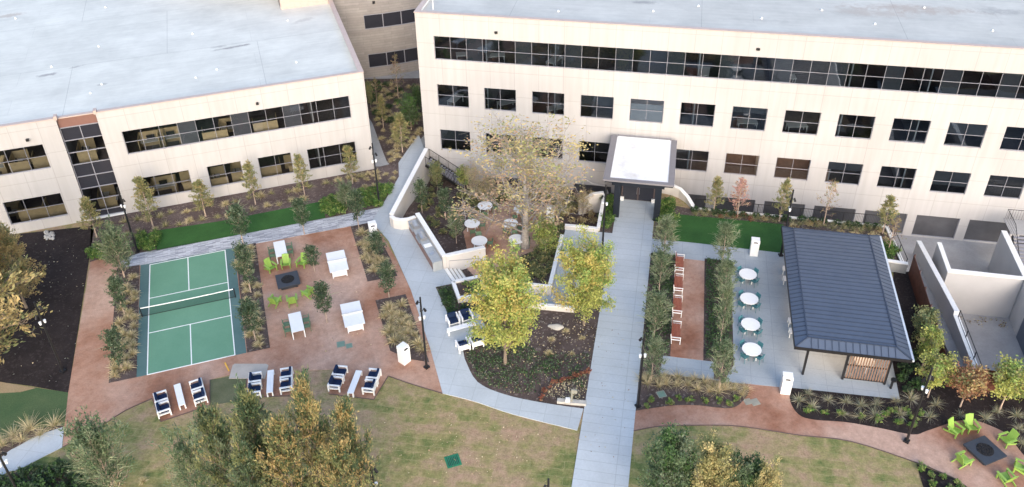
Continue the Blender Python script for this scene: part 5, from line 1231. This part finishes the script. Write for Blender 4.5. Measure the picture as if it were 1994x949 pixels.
for i, (b, tv, wp, kd, lb) in enumerate((((822, 414), 351, 32, 'evr', 'small dark holly tree beside the long garden wall'), ((868, 428), 368, 32, 'evr', 'small dark holly tree in the middle of the sunken garden'), ((889, 474), 400, 32, 'wis', 'tall grey green wispy tree behind the grill wall'), ((852, 372), 318, 34, 'olive', 'olive yellow bush tree beside the facade stair'), ((925, 398), 318, 48, 'cot', 'small peach and gold tree behind the round tables'), ((905, 372), 326, 36, 'lim', 'yellow green bush at the foot of the facade stair'))):
    tree('garden_tree', kd, atg(*b), tv, wp, lb, i)
for i, (b, tv, wp, lb) in enumerate((((1291, 505), 420, 48, 'farthest of the left bench row, by the cross walk'), ((1283, 567), 488, 46, 'second of the left bench row'), ((1273, 660), 562, 56, 'third of the left bench row'), ((1267, 746), 654, 48, 'nearest of the left bench row, by the lamp post'), ((1405, 517), 434, 48, 'farthest of the right bench row, over the turf edge'), ((1406, 588), 497, 44, 'second of the right bench row'), ((1402, 668), 548, 40, 'third of the right bench row'), ((1399, 762), 664, 48, 'nearest of the right bench row, in the walk bed'))):
    tree('willowy_tree', 'wis', at(*b), tv, wp, 'feathery grey green tree, '+lb, i, 'feathery trees beside the benches')
for i, (b, tv, wp, kd, lb) in enumerate((((950, 400), 338, 62, 'cot', 'low peach leaved tree behind the farthest round table'), ((1085, 428), 345, 66, 'cot', 'low gold and peach tree beside the sunken court bin'), ((1062, 505), 428, 64, 'lim', 'bushy pale green tree right of the big tree trunk'), ((1135, 420), 372, 46, 'cot', 'thin bushy tree below the lower windows left of the canopy'))):
    tree('court_tree', kd, atg(*b), tv, wp, lb, i+1)
tree('elm_tree', 'yel', at(984, 708), 512, 165, 'large yellow green tree beside the lounge chairs in the mulch bed', 0)
tree('elm_tree', 'yel', at(1137, 632), 476, 132, 'medium yellow green tree between the ramp and main walk', 1)
tree('cottonwood_tree', 'cot', atg(1022, 482), 234, 275, 'tall thin peach leaved tree with bare upper branches in the sunken court', 0)
for i, (b, tv, wp, kd, lb) in enumerate((((545, 1040), 768, 150, 'autg', 'tall dark green spire of the bottom clump, left of its orange spire'), ((648, 1035), 738, 135, 'aut', 'tallest orange and green spire of the bottom clump'), ((480, 1050), 800, 130, 'autg', 'grey green feathery tree at the left side of the bottom clump'), ((600, 1075), 815, 140, 'aut', 'amber feathery tree in the middle front of the bottom clump'), ((712, 1050), 785, 130, 'aut', 'orange feathery tree at the right side of the bottom clump'), ((700, 1090), 850, 140, 'aut', 'amber crown in front of the bottom lamp post'), ((528, 1095), 860, 130, 'autg', 'low olive crown at the bottom edge of the clump'))):
    tree('cypress_tree', kd, at(*b), tv, wp, lb, i)
tree('desert_willow', 'big_wis', at(227, 968), 812, 128, 'bushy pale green willowy tree by the lower left path', 0)
tree('desert_willow', 'big_wis', at(398, 1000), 846, 100, 'dark grey green bushy tree left of the big orange trees', 1)
for i, (b, tv, wp, kd, lb) in enumerate((((1292, 1030), 842, 120, 'leafy', 'dark green leafy tree at the bottom beside the main walk'), ((1368, 1045), 868, 120, 'leafy_gold', 'yellow leaved tree at the bottom between two dark green ones'), ((1425, 1060), 892, 90, 'leafy', 'dark green tree at the bottom right of the yellow one'), ((1462, 1090), 915, 80, 'leafy_gold', 'low gold tree at the right end of the bottom right clump'))):
    tree('bottom_tree', kd, at(*b), tv, wp, lb, i)
tree('golden_cypress', 'gold', at(-25, 730), 392, 250, 'large orange gold tree cut by the left edge of the picture', 0)
tree('golden_cypress', 'gold', at(52, 600), 446, 95, 'smaller gold tree in front of the cream wing at the left', 1)
for i, (b, tv, wp, kd, lb) in enumerate((((1788, 672), 602, 58, 'olive', 'olive green tree behind the pavilion gutter'), ((1795, 715), 638, 52, 'lim', 'yellow green tree behind the pavilion gutter, middle of three'), ((1806, 775), 692, 72, 'lim', 'gold green tree behind the lamp post by the board fence'), ((1869, 793), 714, 86, 'oak', 'rust orange small tree in front of the board fence'), ((1946, 799), 712, 88, 'lim', 'yellow green small tree in front of the board fence near the right edge'), ((2010, 790), 720, 60, 'oak', 'orange small tree cut by the right edge of the picture'))):
    tree('fence_tree', kd, at(*b), tv, wp, lb, i)

# grasses, shrubs
def blades(kind, seed, n, hgt, rad, mats, wd=.022, up=.6):
    r = random.Random(seed); g = np.random.default_rng(seed); rib = []
    for k in range(n):
        az = r.uniform(0, 6.283); el = r.uniform(up*.55, 1.5); ln = hgt*r.uniform(.6, 1.15); d = np.array([math.cos(az)*math.cos(el), math.sin(az)*math.cos(el), math.sin(el)])
        b0 = np.array([math.cos(az), math.sin(az), 0])*r.uniform(0, .10)*rad*3
        pts = [b0+d*ln*t+np.array([math.cos(az)*.3, math.sin(az)*.3, -.45])*ln*t*t*math.cos(el) for t in (0, .35, .7, 1)]
        rib.append((pts, wd*r.uniform(.8, 1.6), r.choices(range(len(mats)), [4, 3, 2][:len(mats)])[0]))
    return leafmesh(kind, np.zeros((1, 3))-[0, 0, .05], .01, [0], [L[m] for m in mats], seed, ribbons=rib)
GR = {'tan': [blades('grass_clump', 20+k, 190, .52, .3, ('tan1', 'tan2', 'tan3'), wd=.034, up=.75) for k in range(3)],
      'mix': [blades('grass_clump', 30+k, 90, .60, .3, ('tan3', 'tan1', 'cy2'), up=.9) for k in range(3)],
      'olive': [blades('grass_clump', 40+k, 110, .60, .3, ('tan3', 'tan2', 'wi3')) for k in range(3)],
      'sil': [blades('grass_clump', 50+k, 110, .70, .35, ('sil', 'tan2', 'wi3'), wd=.018) for k in range(3)],
      'plume': [blades('grass_clump', 60+k, 130, 1.0, .3, ('tan1', 'tan2', 'tan3'), up=1.0) for k in range(3)]}
def shrubmesh(kind, seed, n, r_, h, mats, ls):
    r = random.Random(seed); g = np.random.default_rng(seed); C = []; MI = []
    for k in range(n//14):
        az = r.uniform(0, 6.28); q = math.sqrt(r.random())*r_; z = h*(.2+.75*r.random()*math.sqrt(max(.05, 1-(q/r_)**2*.8)))
        c = np.array([q*math.cos(az), q*math.sin(az), z]); m = int(g.choice(len(mats), p=[.5, .3, .2][:len(mats)] if len(mats) == 3 else [.6, .4])); C.append(c+g.normal(size=(14, 3))*r_*.17); MI.append(np.full(14, m))
    C = np.vstack(C); C[:, 2] = np.abs(C[:, 2])+.03
    rib = [([np.zeros(3), np.array([r.uniform(-.5, .5)*r_, r.uniform(-.5, .5)*r_, h*.5]), np.array([r.uniform(-.8, .8)*r_, r.uniform(-.8, .8)*r_, h*.8])], .03, 0) for _ in range(6)]
    return leafmesh(kind, C, ls, np.concatenate(MI), [L[m] for m in mats], seed, ribbons=rib)
SH = {'green': [shrubmesh('shrub', 70+k, 620, .55, .75, ('gr1', 'gr2', 'gr3'), .13) for k in range(3)], 'lime': [shrubmesh('shrub', 80+k, 200, .28, .36, ('gr2', 'gr1', 'cy2'), .10) for k in range(3)],
      'dark': [shrubmesh('shrub', 90+k, 420, .45, .55, ('dk1', 'gr3', 'dk2'), .12) for k in range(3)], 'red': [shrubmesh('shrub', 100+k, 120, .20, .30, ('red', 'brn', 'or3'), .10) for k in range(3)],
      'mixed': [shrubmesh('shrub', 110+k, 380, .5, .6, ('cy2', 'dk2', 'or2'), .13) for k in range(3)], 'tansh': [shrubmesh('shrub', 120+k, 300, .45, .5, ('tan2', 'cy3', 'brn'), .12) for k in range(3)],
      'rust': [shrubmesh('shrub', 130+k, 300, .45, .5, ('red', 'or3', 'brn'), .12) for k in range(2)]}
def plant(name, meshes, p, sc_, label, cat, group):
    o = bpy.data.objects.new(name, rng.choice(meshes)); COL.objects.link(o); o.location = p; o.rotation_euler = (0, 0, rng.uniform(0, 6.28)); s = sc_*rng.uniform(.8, 1.2); o.scale = (s*rng.uniform(.9, 1.1), s*rng.uniform(.9, 1.1), s*rng.uniform(.85, 1.15)); tag(o, label, cat, group)
def inside(p, poly):
    x, y = p; c = False
    for i in range(len(poly)):
        (x1, y1), (x2, y2) = poly[i], poly[i-1]
        if (y1 > y) != (y2 > y) and x < (x2-x1)*(y-y1)/(y2-y1)+x1: c = not c
    return c
def scatter(poly, n, dmin, px=True, z=.05, seed=1, tries=4000, fn=None):
    r = random.Random(seed); P = [(fn(*p) if fn else (at(*p, z) if px else F(*p, z))) for p in poly]; Q = [(p.x, p.y) for p in P]
    xs = [q[0] for q in Q]; ys = [q[1] for q in Q]; out = []
    for _ in range(tries):
        if len(out) >= n: break
        p = (r.uniform(min(xs), max(xs)), r.uniform(min(ys), max(ys)))
        if inside(p, Q) and all((p[0]-o[0])**2+(p[1]-o[1])**2 > dmin*dmin for o in out): out.append(p)
    return [Vector((p[0], p[1], z)) for p in out]
def bedful(kind, poly, n, dmin, sc_, label, group, px=True, z=.05, seed=1, shrub=False, fn=None):
    for p in scatter(poly, n, dmin, px, z, seed, fn=fn):
        if fn: p.z = zg((p-P0).dot(NX))
        plant('shrub' if shrub else 'grass_clump', (SH if shrub else GR)[kind], p, sc_, label, 'shrub' if shrub else 'grass clump', group)
bedful('tan', [(238, 545), (266, 540), (261, 730), (222, 738)], 26, .55, 1.0, 'straw coloured grass clump in the bed left of the green court', 'straw grasses left of the court', seed=2)
bedful('tan', [(462, 490), (494, 483), (521, 672), (486, 680)], 20, .65, 1.05, 'straw coloured grass clump in the bed right of the green court', 'straw grasses right of the court', seed=3)
bedful('tan', [(694, 452), (722, 446), (764, 530), (722, 540)], 15, .6, 1.15, 'straw coloured grass clump in the bed beside the ping pong tables', 'straw grasses by the ping pong tables', seed=4)
bedful('tan', [(742, 598), (786, 588), (824, 682), (768, 676)], 20, .6, 1.15, 'straw coloured grass clump in the wedge bed by the litter bin', 'straw grasses by the litter bin', seed=5)
for row in range(2):
    for k in range(22):
        u = 215+k*24.5+row*10+rng.uniform(-5, 5); v = 441-(u-215)*.192+(row*22)+rng.uniform(-3, 3)
        if row == 1 and u > 600: continue
        plant('grass_clump', GR['mix'] if k % 3 else GR['tan'], at(u, v, .03), .95, 'small green and straw grass clump in the mulch along the cream wing', 'grass clump', 'small grasses along the cream wing')
bedful('tan', [(655, 350), (725, 338), (772, 328), (770, 345), (745, 385), (700, 362)], 16, .8, .75, 'pale straw grass clump between the cream wing corner and patio', 'pale grasses by the wing corner', seed=6)
bedful('tan', [(712, 165), (815, 165), (820, 255), (785, 305), (764, 318), (745, 285)], 64, .75, .85, 'pale straw grass clump in the bed between the two buildings', 'pale grasses between the buildings', seed=7)
bedful('dark', [(712, 165), (815, 165), (820, 235), (780, 250), (740, 240)], 16, 1.0, .9, 'low dark shrub in the bed between the two buildings', 'dark shrubs between the buildings', seed=8, shrub=True)
bedful('green', [(628, 392), (668, 385), (670, 416), (636, 424)], 12, .6, .95, 'bright green bush in the clump at the end of the turf strip', 'bright bushes by the turf strip', seed=9, shrub=True, z=.03)
bedful('green', [(704, 380), (738, 368), (768, 364), (738, 402), (706, 410)], 11, .62, .95, 'bright green bush round the lamp post by the patio', 'bright bushes by the patio lamp', seed=10, shrub=True, z=.03)
bedful('green', [(176, 490), (200, 480), (212, 500), (180, 507)], 6, .6, .85, 'bright green bush beside the dark planting ground', 'bright bushes by the dark ground', seed=11, shrub=True, z=.03)
bedful('green', [(272, 465), (304, 460), (304, 488), (276, 491)], 7, .6, .9, 'bright green bush at the left end of the turf strip', 'bright bushes left of the turf strip', seed=12, shrub=True, z=.03)
bedful('green', [(1282, 392), (1309, 400), (1311, 440), (1284, 440)], 11, .65, .9, 'fresh green bush between the canopy and the turf', 'fresh bushes right of the canopy', seed=13, shrub=True, z=.03)
bedful('olive', [(1284, 440), (1311, 440), (1308, 470), (1280, 470)], 6, .7, .9, 'olive grass clump at the left edge of the turf', 'olive grasses by the turf edge', seed=14, z=.03)
bedful('green', [(1176, 388), (1194, 386), (1194, 440), (1174, 446)], 8, .6, .75, 'dull green bush left of the canopy column', 'bushes left of the canopy', seed=15, shrub=True, z=.03)
bedful('olive', [(26.5, 5.3), (42.6, 5.3), (42.6, 6.1), (26.5, 6.0)], 34, .55, .85, 'olive grass clump along the iron fence behind the turf', 'olive grasses by the iron fence', px=False, seed=16)
bedful('tansh', [(30.5, 5.5), (42.6, 5.6), (42.6, 7.4), (34.4, 7.2), (34.4, 6.2)], 12, .9, .75, 'tan low bush in the bed behind the pavilion', 'tan bushes behind the pavilion', px=False, seed=17, shrub=True)
bedful('dark', [(26.5, 5.15), (42.6, 5.15), (42.6, 5.5), (26.5, 5.5)], 20, .7, .75, 'dark green bush against the iron fence', 'dark bushes at the iron fence', px=False, seed=18, shrub=True)
bedful('rust', [(28.6, 5.5), (31.4, 5.5), (31.4, 6.05), (28.6, 6.05)], 5, .6, .6, 'rust red low bush under the pink tree', 'rust bushes under the pink tree', px=False, seed=19, shrub=True)
bedful('green', [(42.0, 8.2), (43.1, 8.2), (43.2, 10.8), (42.0, 10.6)], 4, .6, .9, 'glossy green bush by the railing behind the pavilion', 'bushes by the service railing', px=False, seed=20, shrub=True)
bedful('plume', [(1250, 735), (1290, 733), (1387, 743), (1452, 757), (1446, 770), (1250, 752)], 20, .55, .82, 'tall straw grass clump along the plaza edge of the walk bed', 'straw grasses in the walk bed', seed=21)
bedful('lime', [(1252, 775), (1440, 778), (1420, 792), (1300, 788), (1250, 797)], 16, .7, .85, 'small lime green shrub in the walk bed', 'lime shrubs in the walk bed', seed=22, shrub=True)
bedful('sil', [(1546, 762), (1750, 782), (1765, 815), (1690, 818), (1562, 795)], 26, .95, .95, 'silvery grass clump in the bed in front of the pavilion', 'silvery grasses before the pavilion', seed=23)
bedful('lime', [(1560, 798), (1640, 812), (1720, 822), (1770, 838), (1800, 825), (1790, 790), (1740, 800), (1690, 815)], 22, .7, 1.0, 'small lime green shrub in the bed in front of the pavilion', 'lime shrubs before the pavilion', seed=24, shrub=True)
bedful('sil', [(1770, 775), (1850, 790), (1930, 800), (1990, 810), (1994, 870), (1965, 840), (1900, 812), (1850, 815), (1800, 828)], 26, 1.1, .85, 'silvery grass clump in the dark bed below the board fence', 'silvery grasses below the board fence', seed=25)
bedful('dark', [(1742, 690), (1775, 680), (1790, 760), (1760, 770)], 7, .9, .9, 'dark green low bush by the pavilion gutter', 'dark bushes by the pavilion gutter', seed=26, shrub=True)
bedful('lime', [(1792, 912), (1830, 925), (1880, 945), (1890, 985), (1830, 985), (1806, 949)], 18, .6, .95, 'small lime green shrub in the corner bed beside the right lawn', 'lime shrubs in the corner bed', seed=27, shrub=True)
bedful('plume', [(-30, 868), (40, 840), (112, 828), (90, 842), (30, 866), (-30, 900)], 18, .8, 1.05, 'tall straw grass clump beside the lower left path', 'straw grasses by the lower left path', seed=28)
bedful('dark', [(-20, 945), (60, 922), (120, 918), (165, 930), (180, 985), (-20, 985)], 26, .75, 1.2, 'dark green bush in the lower left corner bed', 'dark bushes in the lower left corner', seed=29, shrub=True)
bedful('tan', [(170, 925), (250, 930), (330, 945), (330, 980), (190, 985)], 10, 1.0, .8, 'straw grass clump under the willowy tree at the bottom left', 'straw grasses at the bottom left', seed=30)
bedful('mixed', [(838, 372), (880, 420), (900, 470), (880, 480), (830, 425), (818, 395)], 14, 1.0, .8, 'mixed low bush in the sunken garden behind the grill wall', 'low bushes behind the grill wall', seed=31, shrub=True, fn=atg)
bedful('mixed', [(895, 385), (960, 368), (1090, 380), (1130, 400), (1090, 430), (1075, 395), (1000, 386), (930, 415)], 30, .9, 1.0, 'mixed gold and green low bush along the back of the sunken court', 'low bushes behind the sunken court', seed=32, shrub=True, fn=atg)
bedful('mixed', [(1020, 505), (1060, 480), (1085, 445), (1105, 440), (1068, 545), (1005, 545)], 22, .75, 1.0, 'mixed low bush in the tree bed beside the garden ramp', 'low bushes beside the garden ramp', seed=33, shrub=True, z=-.25)
bedful('tansh', [(1095, 400), (1160, 392), (1158, 440), (1100, 432)], 9, .9, .9, 'tan low bush in the sunken bed left of the canopy', 'tan bushes left of the canopy', seed=34, shrub=True, fn=atg)
bedful('lime', [(898, 556), (932, 548), (944, 570), (902, 574)], 8, .45, 1.0, 'small lime green shrub in the raised planter', 'lime shrubs in the raised planter', seed=35, shrub=True, z=.3)
arc_ = curve_px((1053, 778), (1061, 762), (1075, 751), (1092, 743), (1110, 737), (1128, 731), (1146, 726))
for k in range(17):
    u, v = arc_[int(k/16*(len(arc_)-1))]
    plant('shrub', SH['red'], at(u+rng.uniform(-2, 2), v+rng.uniform(-1.5, 1.5), .04), rng.uniform(.55, .95), 'small red leaved plant in the curved row edging the tree bed', 'shrub', 'red plants in a curved row')
bedful('tan', [(1060, 650), (1150, 640), (1140, 690), (1060, 690)], 7, 1.4, .6, 'small pale grass clump in the mulch under the yellow trees', 'pale grasses under the yellow trees', seed=36)
bedful('dark', [(865, 570), (890, 600), (920, 600), (960, 600), (1000, 612), (1000, 630), (930, 610), (875, 612)], 10, .9, .8, 'dark green bush between the raised planter and lounge chairs', 'dark bushes by the lounge chairs', seed=37, shrub=True)
# ground cover and fallen leaves: too many to count
def cover(name, poly, n, mats, ls, z, seed, px=True, hmax=.18, label=None, clump=True):
    g = np.random.default_rng(seed); P = [(at(*p) if px else F(*p)) for p in poly]; Q = [(p.x, p.y) for p in P]
    lo = np.min(Q, 0); hi = np.max(Q, 0); out = []
    while len(out) < n:
        c = g.uniform(lo, hi)
        if not inside(c, Q): continue
        k = int(g.integers(4, 14)) if clump else 1
        for q in c+g.normal(size=(k, 2))*.16:
            if inside(q, Q): out.append((q[0], q[1], z+g.random()*hmax))
    C = np.array(out); me = leafmesh(name, C, ls, g.integers(0, len(mats), len(C)), [L[m] for m in mats], seed, flat=.6)
    o = bpy.data.objects.new(name, me); COL.objects.link(o); tag(o, label, None, None, 'stuff')
cover('ground_cover', [(905, 690), (985, 655), (1060, 690), (1150, 690), (1138, 760), (1060, 735), (1040, 770), (985, 765), (932, 742)], 3000, ('dk1', 'dk2', 'dk3', 'gr3'), .13, .04, 1, label='low dark green ground cover in the shade tree bed')
cover('ground_cover', [(850, 562), (882, 556), (892, 590), (895, 604), (872, 614)], 900, ('dk1', 'dk2', 'dk3', 'gr3'), .12, .04, 2, label='low dark green ground cover beside the raised planter')
cover('ground_cover', [(23.1, 12.3), (25.0, 12.3), (25.0, 24.2), (23.1, 24.2)], 3600, ('dk1', 'gr3', 'dk2'), .13, .07, 3, px=False, hmax=.32, label='low dark green ground cover left of the benches')
cover('ground_cover', [(27.55, 12.3), (29.5, 12.3), (29.5, 24.3), (27.55, 24.2)], 3600, ('dk1', 'gr3', 'dk2'), .13, .07, 4, px=False, hmax=.32, label='low dark green ground cover right of the benches')
cover('fallen_leaves', [(905, 690), (985, 640), (1080, 620), (1165, 625), (1136, 790), (985, 765), (932, 742)], 700, ('tan1', 'co2', 'sil'), .11, .05, 5, hmax=.03, clump=False, label='pale fallen leaves scattered over the shade tree bed')
cover('fallen_leaves', [(1055, 770), (1100, 735), (1145, 730), (1134, 795)], 420, ('tan1', 'tan2', 'wi1'), .10, .05, 6, hmax=.05, clump=False, label='pale specks of fallen leaves in the curved corner bed')
cover('fallen_leaves', [(178, 470), (135, 760), (20, 740), (20, 470)], 90, ('sil', 'tan1'), .10, .035, 7, hmax=.02, clump=False, label='pale scraps on the bare dark planting ground')
cover('fallen_leaves', [(860, 800), (1110, 850), (1100, 940), (780, 940), (700, 790)], 160, ('tan1', 'co1'), .10, .01, 8, hmax=.02, clump=False, label='dry leaves scattered on the lawn')
cover('fallen_leaves', [(47.4, 10.8), (52.3, 10.8), (52.3, 12.3), (47.4, 11.9)], 130, ('brn', 'tan2'), .13, -4.08, 9, px=False, hmax=.03, label='dry leaves blown against the divider wall in the service yard')
cover('fallen_leaves', [(24, .3), (42, .3), (42, 4.4), (24, 4.4)], 120, ('brn', 'tan2'), .13, -4.08, 10, px=False, hmax=.03, label='dry leaves in the sunken strip below the iron fence')
cover('fallen_leaves', [(690, 470), (760, 520), (830, 690), (600, 700), (500, 560), (500, 490)], 140, ('tan1', 'co2', 'brn'), .09, .03, 11, hmax=.02, clump=False, label='dry leaves scattered on the gravel terrace')
cover('fallen_leaves', [(1150, 620), (1230, 620), (1220, 900), (1120, 900)], 60, ('brn', 'co2'), .10, .068, 12, hmax=.01, clump=False, label='few dry leaves on the main walk')
for o in bpy.data.objects:
    if '_used' in o: del o['_used']
